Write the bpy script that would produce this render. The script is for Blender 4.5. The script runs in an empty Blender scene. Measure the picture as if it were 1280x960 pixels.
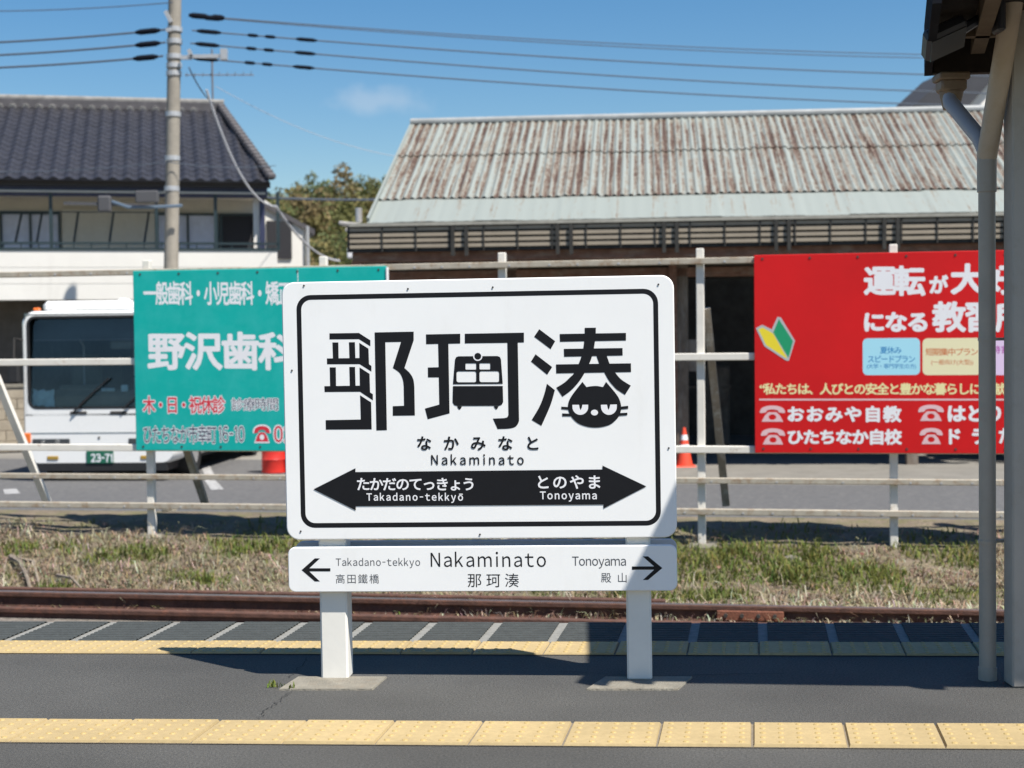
import bpy, math, random
from mathutils import Vector, Matrix
from mathutils.geometry import tessellate_polygon
rnd = random.Random(7)
D = bpy.data
SC = bpy.context.scene
COL = SC.collection
R = math.radians

# ------------------------------------------------------------------ camera
FPX = 1900.0                                  # focal length in photo pixels (1280 wide)
PITCH = math.atan(61 / FPX); ROLL = 0.011
CAM = Vector((0, 0, 1.4))
fw = Vector((0, math.cos(PITCH), -math.sin(PITCH)))
r0 = Vector((1, 0, 0)); u0 = r0.cross(fw)
rt = r0 * math.cos(ROLL) - u0 * math.sin(ROLL)
up = u0 * math.cos(ROLL) + r0 * math.sin(ROLL)
cd = D.cameras.new('camera'); cam = D.objects.new('camera', cd); COL.objects.link(cam)
m = Matrix((rt, up, -fw)).transposed().to_4x4(); m.translation = CAM
cam.matrix_world = m
cd.sensor_width = 36; cd.lens = FPX / 1280 * 36; cd.clip_start = .05; cd.clip_end = 5000
cd.dof.use_dof = True; cd.dof.focus_distance = 6.1; cd.dof.aperture_fstop = 3.7
SC.camera = cam

# ------------------------------------------------------------------ sky and sun
SUNV = Vector((.43, -.385, 1)).normalized()    # towards the sun
W = D.worlds.new('World'); SC.world = W; W.use_nodes = True
nt = W.node_tree; nt.nodes.clear()
sky = nt.nodes.new('ShaderNodeTexSky'); sky.sky_type = 'NISHITA'; sky.sun_disc = False
sky.sun_elevation = math.asin(SUNV.z); sky.sun_rotation = math.atan2(SUNV.x, SUNV.y)
sky.air_density = 1.0; sky.dust_density = .55; sky.ozone_density = 1.6
bg = nt.nodes.new('ShaderNodeBackground'); bg.inputs[1].default_value = .073
bc = nt.nodes.new('ShaderNodeBackground'); bc.inputs[0].default_value = (.93, .95, 1, 1); bc.inputs[1].default_value = .52
mixw = nt.nodes.new('ShaderNodeMixShader'); wo = nt.nodes.new('ShaderNodeOutputWorld')
hsv = nt.nodes.new('ShaderNodeHueSaturation'); hsv.inputs['Saturation'].default_value = 1.4
nt.links.new(sky.outputs[0], hsv.inputs['Color']); nt.links.new(hsv.outputs[0], bg.inputs[0])
tc = nt.nodes.new('ShaderNodeTexCoord')
# one small wisp of cloud low over the roofs plus thin cirrus, by direction
cdir = (fw + rt * ((478 - 640) / FPX) + up * ((480 - 126) / FPX)).normalized()
sub = nt.nodes.new('ShaderNodeVectorMath'); sub.operation = 'SUBTRACT'; sub.inputs[1].default_value = cdir
nt.links.new(tc.outputs['Generated'], sub.inputs[0])
scl = nt.nodes.new('ShaderNodeVectorMath'); scl.operation = 'MULTIPLY'; scl.inputs[1].default_value = (25, 25, 82)
nt.links.new(sub.outputs[0], scl.inputs[0])
ns = nt.nodes.new('ShaderNodeTexNoise'); ns.inputs['Scale'].default_value = 55; ns.inputs['Detail'].default_value = 6
nt.links.new(tc.outputs['Generated'], ns.inputs[0])
ln = nt.nodes.new('ShaderNodeVectorMath'); ln.operation = 'LENGTH'; nt.links.new(scl.outputs[0], ln.inputs[0])
ad = nt.nodes.new('ShaderNodeMath'); ad.operation = 'MULTIPLY_ADD'; ad.inputs[1].default_value = 1.5
nt.links.new(ns.outputs[0], ad.inputs[0]); nt.links.new(ln.outputs['Value'], ad.inputs[2])
mr = nt.nodes.new('ShaderNodeMapRange'); mr.interpolation_type = 'SMOOTHSTEP'
mr.inputs[1].default_value = 1.75; mr.inputs[2].default_value = .85; mr.inputs[3].default_value = 0; mr.inputs[4].default_value = .24
nt.links.new(ad.outputs[0], mr.inputs[0]); nt.links.new(mr.outputs[0], mixw.inputs[0])
nt.links.new(bg.outputs[0], mixw.inputs[1]); nt.links.new(bc.outputs[0], mixw.inputs[2]); nt.links.new(mixw.outputs[0], wo.inputs[0])
sl = D.lights.new('sun', 'SUN'); sl.energy = 5.0; sl.angle = R(.53); sl.color = (1, .945, .86)
sun = D.objects.new('sun', sl); COL.objects.link(sun); sun.rotation_euler = SUNV.to_track_quat('Z', 'Y').to_euler(); sun.location = (8, -8, 20)
SC.view_settings.view_transform = 'Standard'; SC.view_settings.look = 'None'
SC.view_settings.gamma = 1; SC.view_settings.use_curve_mapping = False
SC.view_settings.exposure = .7

# ------------------------------------------------------------------ helpers
def ray(px, py):
    return (fw + rt * ((px - 640) / FPX) + up * ((480 - py) / FPX))
def G(px, py, Y):
    d = ray(px, py); return CAM + d * (Y / d.y)
def GZ(px, py, z):
    d = ray(px, py); return CAM + d * ((z - CAM.z) / d.z)

MATS = {}
def mk(name, col, rough=.6, metal=0., var=0., vs=4., bump=0., bs=60., col2=None, lo=.45, hi=.62, stretch=(1, 1, 1), spec=.5, coat=0., extra=None):
    """Principled material; base varies by noise towards darker/lighter (var) and to a second colour (col2: stains, rust, dirt)."""
    M = D.materials.new(name); M.use_nodes = True; t = M.node_tree; b = t.nodes['Principled BSDF']
    b.inputs['Roughness'].default_value = rough; b.inputs['Metallic'].default_value = metal
    b.inputs['Specular IOR Level'].default_value = spec; b.inputs['Coat Weight'].default_value = coat
    b.inputs['Base Color'].default_value = (*col, 1)
    if var or col2 or bump:
        tcn = t.nodes.new('ShaderNodeTexCoord')
    last = None
    if var:
        n = t.nodes.new('ShaderNodeTexNoise'); n.inputs['Scale'].default_value = vs; n.inputs['Detail'].default_value = 8; n.inputs['Roughness'].default_value = .65
        t.links.new(tcn.outputs['Object'], n.inputs[0])
        mp = t.nodes.new('ShaderNodeMapRange'); mp.inputs[1].default_value = .3; mp.inputs[2].default_value = .7
        mp.inputs[3].default_value = 1 - var; mp.inputs[4].default_value = 1 + var
        t.links.new(n.outputs[0], mp.inputs[0])
        vm = t.nodes.new('ShaderNodeVectorMath'); vm.operation = 'SCALE'; vm.inputs[0].default_value = col
        t.links.new(mp.outputs[0], vm.inputs['Scale']); last = vm.outputs[0]
        rr = t.nodes.new('ShaderNodeMapRange'); rr.inputs[3].default_value = min(1, rough + .12); rr.inputs[4].default_value = max(.05, rough - .1)
        t.links.new(n.outputs[0], rr.inputs[0]); t.links.new(rr.outputs[0], b.inputs['Roughness'])
    if extra and var:
        n4 = t.nodes.new('ShaderNodeTexNoise'); n4.inputs['Scale'].default_value = extra[0]; n4.inputs['Detail'].default_value = 4
        t.links.new(tcn.outputs['Object'], n4.inputs[0])
        m4 = t.nodes.new('ShaderNodeMapRange'); m4.inputs[1].default_value = .32; m4.inputs[2].default_value = .68; m4.inputs[3].default_value = 1 - extra[1]; m4.inputs[4].default_value = 1 + extra[1]
        t.links.new(n4.outputs[0], m4.inputs[0])
        vm4 = t.nodes.new('ShaderNodeVectorMath'); vm4.operation = 'SCALE'; t.links.new(last, vm4.inputs[0]); t.links.new(m4.outputs[0], vm4.inputs['Scale']); last = vm4.outputs[0]
    if col2:
        mpn = t.nodes.new('ShaderNodeMapping'); mpn.inputs['Scale'].default_value = stretch
        t.links.new(tcn.outputs['Object'], mpn.inputs[0])
        n2 = t.nodes.new('ShaderNodeTexNoise'); n2.inputs['Scale'].default_value = vs * 1.7; n2.inputs['Detail'].default_value = 9; n2.inputs['Roughness'].default_value = .7
        t.links.new(mpn.outputs[0], n2.inputs[0])
        m2 = t.nodes.new('ShaderNodeMapRange'); m2.inputs[1].default_value = lo; m2.inputs[2].default_value = hi
        t.links.new(n2.outputs[0], m2.inputs[0])
        mx = t.nodes.new('ShaderNodeMix'); mx.data_type = 'RGBA'; mx.inputs[6].default_value = (*col, 1); mx.inputs[7].default_value = (*col2, 1)
        t.links.new(m2.outputs[0], mx.inputs[0])
        if last: t.links.new(last, mx.inputs[6])
        last = mx.outputs[2]
    if last: t.links.new(last, b.inputs['Base Color'])
    if bump:
        n3 = t.nodes.new('ShaderNodeTexNoise'); n3.inputs['Scale'].default_value = bs; n3.inputs['Detail'].default_value = 6
        t.links.new(tcn.outputs['Object'], n3.inputs[0])
        bp = t.nodes.new('ShaderNodeBump'); bp.inputs['Strength'].default_value = bump; bp.inputs['Distance'].default_value = .02
        t.links.new(n3.outputs[0], bp.inputs['Height']); t.links.new(bp.outputs[0], b.inputs['Normal'])
    MATS[name] = M
    return M

def attr_mat(name, rough=.8, trans=0.):
    M = D.materials.new(name); M.use_nodes = True; t = M.node_tree; b = t.nodes['Principled BSDF']
    a = t.nodes.new('ShaderNodeAttribute'); a.attribute_name = 'col'
    t.links.new(a.outputs['Color'], b.inputs['Base Color']); b.inputs['Roughness'].default_value = rough
    b.inputs['Specular IOR Level'].default_value = .25
    if trans:
        tr = t.nodes.new('ShaderNodeBsdfTranslucent'); t.links.new(a.outputs['Color'], tr.inputs[0])
        mx = t.nodes.new('ShaderNodeMixShader'); mx.inputs[0].default_value = trans
        t.links.new(b.outputs[0], mx.inputs[1]); t.links.new(tr.outputs[0], mx.inputs[2])
        t.links.new(mx.outputs[0], t.nodes['Material Output'].inputs[0])
    return M

MW = {}
def empty(name, loc=(0, 0, 0), U=None, Vd=None):
    """Empty at a thing's base; U = local x axis direction, local z is up (or Vd)."""
    o = D.objects.new(name, None); COL.objects.link(o); o.empty_display_size = .2
    M = Matrix.Identity(4)
    if U is not None:
        U = Vector(U).normalized(); V = Vector(Vd).normalized() if Vd is not None else Vector((0, 0, 1))
        V = (V - U * V.dot(U)).normalized(); Dp = V.cross(U)          # local y = away from the front
        M = Matrix((U, Dp, V)).transposed().to_4x4()
    M.translation = Vector(loc); o.matrix_world = M; MW[o.name] = M
    return o
def tag(o, label=None, cat=None, group=None, kind=None):
    if label: o['label'] = label
    if cat: o['category'] = cat
    if group: o['group'] = group
    if kind: o['kind'] = kind
    return o

class MB:
    def __init__(s): s.v = []; s.f = []; s.c = None
    def add(s, vs, fs):
        k = len(s.v); s.v += [Vector(q) for q in vs]; s.f += [tuple(i + k for i in f) for f in fs]; return s
    def box(s, c, size, M=None, bev=0.):
        x, y, z = (q / 2 for q in size); c = Vector(c)
        if bev:
            b = min(bev, x * .9, y * .9, z * .9)
            pts = []; 
            for sx in (-1, 1):
                for sy in (-1, 1):
                    for sz in (-1, 1):
                        pts += [(sx * (x - b), sy * (y - b), sz * z), (sx * (x - b), sy * y, sz * (z - b)), (sx * x, sy * (y - b), sz * (z - b))]
            import bmesh
            bm = bmesh.new(); [bm.verts.new(p) for p in pts]
            bmesh.ops.convex_hull(bm, input=bm.verts); bm.verts.index_update()
            vs = [v.co.copy() for v in bm.verts]; fs = [[v.index for v in f.verts] for f in bm.faces]; bm.free()
        else:
            vs = [Vector((a * x, b_ * y, d * z)) for a in (-1, 1) for b_ in (-1, 1) for d in (-1, 1)]
            fs = [(0, 1, 3, 2), (4, 6, 7, 5), (0, 4, 5, 1), (2, 3, 7, 6), (0, 2, 6, 4), (1, 5, 7, 3)]
        if M is not None: vs = [M @ v for v in vs]
        return s.add([v + c for v in vs], fs)
    def bar(s, p0, p1, w, h, upv=(0, 0, 1)):
        p0 = Vector(p0); p1 = Vector(p1); d = (p1 - p0); L = d.length; d.normalize()
        upv = Vector(upv)
        if abs(d.dot(upv)) > .98: upv = Vector((0, 1, 0))
        sd = d.cross(upv).normalized(); u = sd.cross(d)
        vs = [p + sd * (a * w / 2) + u * (b * h / 2) for p in (p0, p1) for a in (-1, 1) for b in (-1, 1)]
        return s.add(vs, [(0, 1, 3, 2), (4, 6, 7, 5), (0, 4, 5, 1), (2, 3, 7, 6), (0, 2, 6, 4), (1, 5, 7, 3)])
    def tube(s, pts, rad, seg=10, caps=True):
        pts = [Vector(p) for p in pts]; n = len(pts)
        if not isinstance(rad, (list, tuple)): rad = [rad] * n
        k = len(s.v); prev = None
        for i, p in enumerate(pts):
            d = (pts[min(i + 1, n - 1)] - pts[max(i - 1, 0)]).normalized()
            a = prev if prev is not None else (Vector((0, 0, 1)) if abs(d.z) < .9 else Vector((1, 0, 0)))
            a = (a - d * a.dot(d)).normalized(); prev = a; b = d.cross(a)
            s.v += [p + (a * math.cos(2 * math.pi * j / seg) + b * math.sin(2 * math.pi * j / seg)) * rad[i] for j in range(seg)]
        for i in range(n - 1):
            for j in range(seg):
                s.f.append((k + i * seg + j, k + i * seg + (j + 1) % seg, k + (i + 1) * seg + (j + 1) % seg, k + (i + 1) * seg + j))
        if caps:
            s.f.append(tuple(k + j for j in range(seg))[::-1]); s.f.append(tuple(k + (n - 1) * seg + j for j in range(seg)))
        return s
    def lathe(s, prof, c, seg=20):
        k = len(s.v); c = Vector(c)
        for r, z in prof: s.v += [c + Vector((r * math.cos(2 * math.pi * j / seg), r * math.sin(2 * math.pi * j / seg), z)) for j in range(seg)]
        for i in range(len(prof) - 1):
            for j in range(seg): s.f.append((k + i * seg + j, k + i * seg + (j + 1) % seg, k + (i + 1) * seg + (j + 1) % seg, k + (i + 1) * seg + j))
        return s
    def prism(s, loops, y0, y1, back=True):
        """loops of (x,z), first the outline then holes; front at y0, back at y1 (local frame)."""
        flat = [p for l in loops for p in l]
        tri = tessellate_polygon([[Vector((p[0], p[1], 0)) for p in l] for l in loops])
        k = len(s.v); n = len(flat)
        s.v += [Vector((p[0], y0, p[1])) for p in flat]
        s.f += [tuple(k + i for i in t) for t in tri]
        if y1 is not None:
            s.v += [Vector((p[0], y1, p[1])) for p in flat]
            if back: s.f += [tuple(k + n + i for i in t[::-1]) for t in tri]
            o = 0
            for l in loops:
                for i in range(len(l)):
                    a = k + o + i; b = k + o + (i + 1) % len(l); s.f.append((a, b, b + n, a + n))
                o += len(l)
        return s
    def build(s, name, mat, parent=None, world=False, smooth=False, loc=None, recalc=True):
        vs = s.v
        o = None
        if parent is not None and world:
            inv = MW[parent.name].inverted(); vs = [inv @ v for v in vs]
        if loc is not None: vs = [v - Vector(loc) for v in vs]
        me = D.meshes.new(name); me.from_pydata([tuple(v) for v in vs], [], s.f)
        if recalc:
            import bmesh
            bm = bmesh.new(); bm.from_mesh(me); bmesh.ops.recalc_face_normals(bm, faces=bm.faces); bm.to_mesh(me); bm.free()
        if s.c:
            at = me.attributes.new('col', 'FLOAT_COLOR', 'POINT')
            at.data.foreach_set('color', [q for c in s.c for q in (*c, 1)])
        if smooth:
            me.polygons.foreach_set('use_smooth', [True] * len(me.polygons))
            try: me.set_sharp_from_angle(angle=R(40))
            except Exception: pass
        me.materials.append(mat); me.update()
        o = D.objects.new(name, me); COL.objects.link(o)
        if parent is not None: o.parent = parent
        if loc is not None: o.location = loc
        return o

class MM:
    """Collects shapes and links each one as an object of its own."""
    def __init__(s): s.L = []
    def new(s): s.L.append(MB()); return s.L[-1]
    def box(s, *a, **k): s.new().box(*a, **k); return s
    def bar(s, *a, **k): s.new().bar(*a, **k); return s
    def tube(s, *a, **k): s.new().tube(*a, **k); return s
    def build(s, name, mat, parent, **k):
        return [b.build(name, mat, parent, **k) for b in s.L]

def rrect(x0, z0, x1, z1, r, n=6):
    p = []
    for cx, cz, a0 in ((x1 - r, z1 - r, 0), (x0 + r, z1 - r, 90), (x0 + r, z0 + r, 180), (x1 - r, z0 + r, 270)):
        for i in range(n + 1):
            a = R(a0 + 90 * i / n); p.append((cx + r * math.cos(a), cz + r * math.sin(a)))
    return p
def ell(cx, cz, rx, rz, n=20, a0=0, a1=360):
    full = abs(a1 - a0) >= 360
    return [(cx + rx * math.cos(R(a0 + (a1 - a0) * i / (n if full else n - 1))), cz + rz * math.sin(R(a0 + (a1 - a0) * i / (n if full else n - 1)))) for i in range(n)]
def crom(P, n=5):
    out = []
    for i in range(len(P) - 1):
        a = P[max(i - 1, 0)]; b = P[i]; c = P[i + 1]; d = P[min(i + 2, len(P) - 1)]
        for k in range(n):
            t = k / n
            out.append(tuple(.5 * (2 * b[j] + (c[j] - a[j]) * t + (2 * a[j] - 5 * b[j] + 4 * c[j] - d[j]) * t * t + (3 * b[j] - a[j] - 3 * c[j] + d[j]) * t ** 3) for j in (0, 1)))
    return out + [P[-1]]

TCACHE = {}
def text_geo(s, off, space=1.0):
    key = (s, off, space)
    if key in TCACHE: return TCACHE[key]
    cu = D.curves.new('lettering', 'FONT'); cu.body = s; cu.size = 1; cu.offset = off; cu.space_character = space
    cu.resolution_u = 3; cu.fill_mode = 'FRONT'; cu.extrude = 0
    ob = D.objects.new('lettering', cu); COL.objects.link(ob)
    dg = bpy.context.evaluated_depsgraph_get(); me = D.meshes.new_from_object(ob.evaluated_get(dg))
    vs = [(v.co.x, v.co.y) for v in me.vertices]; fs = [tuple(p.vertices) for p in me.polygons]
    D.objects.remove(ob); D.curves.remove(cu); D.meshes.remove(me)
    TCACHE[key] = (vs, fs); return vs, fs

class Face:
    """A flat face of a thing: local x,z in the thing's frame, y = -lift towards the viewer."""
    def __init__(s, root, y=0.):
        s.M = MW[root.name]; s.inv = s.M.inverted(); s.root = root; s.y = y; s.k = 0
    def uv(s, px, py):
        n = s.M.to_3x3() @ Vector((0, 1, 0)); p0 = s.M @ Vector((0, s.y, 0)); d = ray(px, py)
        p = CAM + d * ((p0 - CAM).dot(n) / d.dot(n)); q = s.inv @ p; return (q.x, q.z)
    def lift(s):
        s.k += 1; return s.y - .0003 - .00004 * s.k
    def poly(s, mb, *loops):
        if isinstance(mb, MM): mb = mb.new()
        mb.prism([[s.uv(*p) for p in l] for l in loops], s.lift(), None); return mb
    def raw(s, mb, *loops):
        mb.prism(list(loops), s.lift(), None); return mb
    def text(s, mb, txt, x0, y0, x1, y1, off=.0, fit=True, mbo=None, off2=.06):
        if isinstance(mb, MM): mb = mb.new()
        if isinstance(mbo, MM): mbo = mbo.new()
        xm, ym = (x0 + x1) / 2, (y0 + y1) / 2
        L = s.uv(x0, ym); Rr = s.uv(x1, ym); T = s.uv(xm, y0); B = s.uv(xm, y1)
        w = math.hypot(Rr[0] - L[0], Rr[1] - L[1]); h = T[1] - B[1]; sl = (Rr[1] - L[1]) / (Rr[0] - L[0])
        sp = 1.0
        bb = lambda vs: (min(v[0] for v in vs), max(v[0] for v in vs), min(v[1] for v in vs), max(v[1] for v in vs))
        latin = all(c in LATIN for c in txt)
        if latin:
            a = bb(latin_geo(txt, 0)[0]); want = w / h * (a[3] - a[2])
            vs, fs = latin_geo(txt, max(-.012, (want - (a[1] - a[0])) / max(1, len(txt) - 1)) if len(txt) > 1 else 0)
        else:
            if fit and len(txt) > 1:
                a = bb(text_geo(txt, 0)[0]); b2 = bb(text_geo(txt, 0, 1.5)[0]); want = w / h * (a[3] - a[2])
                dw = (b2[1] - b2[0]) - (a[1] - a[0])
                if dw > 1e-6: sp = round(max(.8, min(3, 1 + .5 * (want - (a[1] - a[0])) / dw)), 3)
            vs, fs = text_geo(txt, 0, sp)
        g = bb(vs); kx = w / (g[1] - g[0] + 2 * off); kz = h / (g[3] - g[2] + 2 * off)
        for M_, o_ in ((mbo, off2), (mb, off)):
            if M_ is None: continue
            n = 0 if o_ < .002 else (8 if o_ < .03 else 12)
            yl = s.lift()
            for i in range(n + 1):
                dx, dy = (0, 0) if i == 0 else (o_ * math.cos(6.28318 * i / n), o_ * math.sin(6.28318 * i / n))
                yy = yl - 3e-6 * i
                M_.add([(L[0] + (v[0] + dx + off - g[0]) * kx, yy, B[1] + (v[1] + dy + off - g[2]) * kz + sl * ((v[0] + dx - g[0]) * kx - w / 2)) for v in vs], fs)
        return mb
LATIN = set('ABCDEFGHIJKLMNOPQRSTUVWXYZabcdefghijklmnopqrstuvwxyz-ō0123456789')
def latin_geo(txt, extra):
    """Latin line set from the wide forms of the sans face, closed up to their own widths."""
    V = []; Fc = []; x = 0.
    SB = {'1': .09}; SB.update(T=.0, y=.005, k=.02, t=.01, o=.03, e=.03, a=.03, d=.03)
    for i, c in enumerate(txt):
        ch = 'o' if c == 'ō' else c
        wide = '－' if ch == '-' else chr(ord(ch) + 0xFEE0)
        vs, fs = text_geo(wide, 0)
        if c == '1':
            vs, fs = [(.12, 0), (.2, 0), (.2, .73), (.13, .73), (0, .64), (0, .56), (.12, .62)], [(0, 1, 2, 3, 6), (3, 4, 5, 6)]
        x0 = min(v[0] for v in vs); x1 = max(v[0] for v in vs)
        kx = .42 if c == '-' else .84
        lo_ = SB.get(c, .05); x += lo_ if i else 0
        k = len(V); V += [(x + (v[0] - x0) * kx, v[1]) for v in vs]; Fc += [tuple(q + k for q in f) for f in fs]
        if c == 'ō':
            k = len(V); t = max(v[1] for v in vs); w = x1 - x0
            V += [(x + w * .2, t + .07), (x + w * .8, t + .07), (x + w * .8, t + .135), (x + w * .2, t + .135)]; Fc.append((k, k + 1, k + 2, k + 3))
        x += (x1 - x0) * kx + (SB.get(c, .05)) + extra
    return V, Fc
def Z(ox, oy, k): return lambda pts: [(ox + x * k, oy + y * k) for x, y in pts]

# ------------------------------------------------------------------ materials
asph = mk('platform_asphalt', (.077, .0755, .07), .85, var=.5, vs=110, bump=.7, bs=240, col2=(.14, .135, .13), lo=.58, hi=.72, extra=(1.1, .2))
road_m = mk('road_asphalt', (.09, .09, .092), .9, var=.15, vs=9, bump=.3, bs=90, col2=(.17, .165, .155), lo=.5, hi=.7)
conc = mk('old_concrete', (.2, .185, .15), .9, var=.22, vs=12, bump=.4, bs=90, col2=(.19, .16, .12), lo=.5, hi=.75)
concf = mk('yard_concrete', (.18, .17, .15), .9, var=.15, vs=2, bump=.2, bs=60, col2=(.15, .14, .12), lo=.5, hi=.7)
tact = mk('tactile_yellow', (.375, .285, .14), .75, var=.1, vs=40, col2=(.3, .22, .12), lo=.52, hi=.78, extra=(2.3, .1))
tdot = mk('tactile_dots', (.4, .29, .115), .65, var=.14, vs=60)
joint = mk('tile_joint', (.17, .145, .11), .95, var=.2, vs=30)
edge_m = mk('platform_edge_tile', (.045, .051, .05), .8, var=.18, vs=20, bump=.2, bs=120)
edgej = mk('platform_edge_joint', (.2, .2, .185), .9, var=.2, vs=25)
soil = mk('embankment_soil', (.15, .12, .085), .95, var=.35, vs=3, bump=1., bs=26, col2=(.12, .115, .05), lo=.45, hi=.65)
gravel = mk('track_ballast', (.16, .14, .12), .95, var=.5, vs=18, bump=1., bs=40)
far_m = mk('far_ground', (.2, .19, .17), .95, var=.2, vs=.3)
white = mk('sign_white', (.84, .845, .835), .38, var=.02, vs=3, col2=(.74, .735, .7), lo=.56, hi=.95, stretch=(1, 1, .3), coat=.1)
ink = mk('sign_black', (.009, .009, .011), .45, var=.15, vs=20, spec=.25)
grey = mk('sign_grey_edge', (.42, .44, .48), .5, var=.06, vs=6)
greyink = mk('sign_grey_ink', (.07, .075, .085), .5)
postw = mk('post_white_paint', (.76, .74, .68), .45, var=.05, vs=5, bump=.02, bs=40, col2=(.4, .27, .15), lo=.66, hi=.84, stretch=(1, 1, .35))
fencew = mk('fence_white_paint', (.72, .69, .62), .55, var=.07, vs=6, col2=(.33, .22, .13), lo=.6, hi=.78)
fenceb = mk('fence_weathered_steel', (.4, .36, .29), .6, var=.16, vs=7, col2=(.26, .17, .1), lo=.5, hi=.7)
braceb = mk('brace_weathered', (.3, .25, .185), .7, var=.2, vs=6, col2=(.5, .47, .4), lo=.5, hi=.7)
teal = mk('billboard_teal', (.006, .4, .355), .5, var=.05, vs=1.6, col2=(.04, .45, .42), lo=.45, hi=.8, spec=.25)
red = mk('billboard_red', (.6, .012, .014), .5, var=.06, vs=1.5, spec=.2, extra=(.8, .06))
lwhite = mk('lettering_white', (.8, .8, .82), .5)
lred = mk('lettering_red', (.62, .03, .05), .5)
lnavy = mk('lettering_navy', (.02, .035, .075), .5)
lyel = mk('lettering_cream', (.82, .74, .38), .5)
pinkw = mk('lettering_pale_pink', (.75, .5, .52), .5)
pblue = mk('panel_sky_blue', (.38, .72, .85), .5); pyel = mk('panel_cream', (.8, .75, .48), .5); plil = mk('panel_lilac', (.75, .58, .8), .5)
tblue = mk('lettering_blue', (.02, .22, .5), .5); torg = mk('lettering_orange', (.6, .17, .05), .5); tpur = mk('lettering_purple', (.45, .08, .4), .5)
lgreen = mk('leaf_mark_green', (.01, .3, .13), .5); lyell = mk('leaf_mark_yellow', (.8, .65, .03), .5); lsilver = mk('leaf_mark_edge', (.45, .46, .47), .5)
rust = mk('rail_rust', (.085, .04, .028), .8, var=.35, vs=9, bump=.3, bs=60, col2=(.14, .055, .032), lo=.5, hi=.7)
shiny = mk('rail_running_face', (.33, .3, .31), .33, metal=.8, var=.15, vs=12)
orust = mk('joint_bar_rust', (.19, .07, .04), .85, var=.35, vs=20, bump=.3, bs=70)
boltm = mk('bolt_dark', (.05, .045, .04), .6, var=.3, vs=30)
busw = mk('bus_white', (.8, .8, .78), .25, var=.02, vs=3, coat=.5)
black = mk('rubber_black', (.015, .015, .016), .6, var=.2, vs=10)
interior = mk('bus_interior', (.05, .075, .08), .8, var=.3, vs=5)
dash = mk('bus_dashboard', (.22, .2, .15), .8, var=.15, vs=6)
cloth = mk('cloth_pale_blue', (.62, .8, .82), .9, var=.15, vs=14, bump=.6, bs=20)
chrome = mk('lamp_reflector', (.6, .62, .64), .15, metal=.9)
lampdark = mk('headlamp_bezel', (.05, .055, .06), .3)
orange = mk('marker_orange', (.75, .17, .03), .35)
plateg = mk('plate_green', (.01, .12, .07), .5)
fogy = mk('fog_lamp_amber', (.35, .22, .04), .3)
def glass_mat(name, tint, gl=.16, rough=.03):
    M = D.materials.new(name); M.use_nodes = True; t = M.node_tree; t.nodes.clear()
    o = t.nodes.new('ShaderNodeOutputMaterial'); tr = t.nodes.new('ShaderNodeBsdfTransparent'); tr.inputs[0].default_value = (*tint, 1)
    g = t.nodes.new('ShaderNodeBsdfGlossy'); g.inputs[1].default_value = rough; g.inputs[0].default_value = (.9, .95, 1, 1)
    fr = t.nodes.new('ShaderNodeFresnel'); fr.inputs[0].default_value = 1.5
    n = t.nodes.new('ShaderNodeTexNoise'); n.inputs['Scale'].default_value = 3
    a = t.nodes.new('ShaderNodeMath'); a.operation = 'MULTIPLY_ADD'; a.inputs[1].default_value = .045
    t.links.new(n.outputs[0], a.inputs[0]); t.links.new(fr.outputs[0], a.inputs[2])
    mx = t.nodes.new('ShaderNodeMixShader'); t.links.new(a.outputs[0], mx.inputs[0]); t.links.new(tr.outputs[0], mx.inputs[1]); t.links.new(g.outputs[0], mx.inputs[2]); t.links.new(mx.outputs[0], o.inputs[0])
    return M
wscreen = glass_mat('windscreen_glass', (.74, .84, .86))
hglass = glass_mat('house_window_glass', (.72, .77, .85))
tiles = mk('roof_tile_glazed', (.024, .024, .03), .5, var=.3, vs=2.5, col2=(.042, .042, .05), lo=.45, hi=.75)
ridge_m = mk('roof_ridge_tile', (.2, .195, .185), .7, var=.3, vs=6, bump=.3, bs=20)
ridged = mk('roof_ridge_dark', (.075, .07, .075), .6, var=.3, vs=6)
hwhite = mk('house_white_siding', (.73, .71, .66), .7, var=.04, vs=1.5, col2=(.62, .6, .55), lo=.55, hi=.85, stretch=(1, 1, .2))
hwall = mk('house_wall_plaster', (.56, .53, .46), .85, var=.08, vs=3)
hshut = mk('house_shutter', (.52, .5, .44), .6, var=.05, vs=8)
navy = mk('gutter_navy', (.035, .04, .085), .4, var=.1, vs=6)
dkgreen = mk('balcony_rail_dark', (.02, .035, .04), .4)
curtain = mk('curtain_pale_blue', (.52, .56, .68), .85, var=.1, vs=5)
darkroom = mk('dark_room', (.02, .02, .025), .8)
blockw = mk('concrete_block_wall', (.34, .29, .22), .9, var=.2, vs=6, bump=.4, bs=30)
polec = mk('pole_concrete', (.27, .245, .205), .85, var=.15, vs=4, bump=.15, bs=40, col2=(.19, .17, .14), lo=.5, hi=.75, stretch=(1, 1, .1))
galv = mk('galvanised_steel', (.5, .5, .5), .45, metal=.5, var=.15, vs=10)
insul = mk('insulator_cover', (.01, .012, .018), .95, spec=.05)
wirem = mk('cable_dark', (.07, .09, .12), .7); wirew = mk('cable_pale', (.45, .45, .47), .6)
antm = mk('antenna_metal', (.22, .2, .2), .5, metal=.5)
wood = mk('weathered_timber', (.15, .115, .085), .9, var=.3, vs=5, bump=.3, bs=40, col2=(.27, .235, .2), lo=.45, hi=.7, stretch=(1, 1, .2))
beamr = mk('rusty_beam', (.19, .095, .062), .85, var=.3, vs=6, col2=(.27, .2, .15), lo=.5, hi=.72, stretch=(.3, 1, 1))
latt = mk('eave_backing_board', (.3, .255, .195), .85, var=.1, vs=3)
dkbar = mk('eave_batten_dark', (.028, .027, .024), .8, var=.3, vs=8)
shedw = mk('shed_boarding', (.12, .1, .08), .9, var=.3, vs=4)
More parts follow.
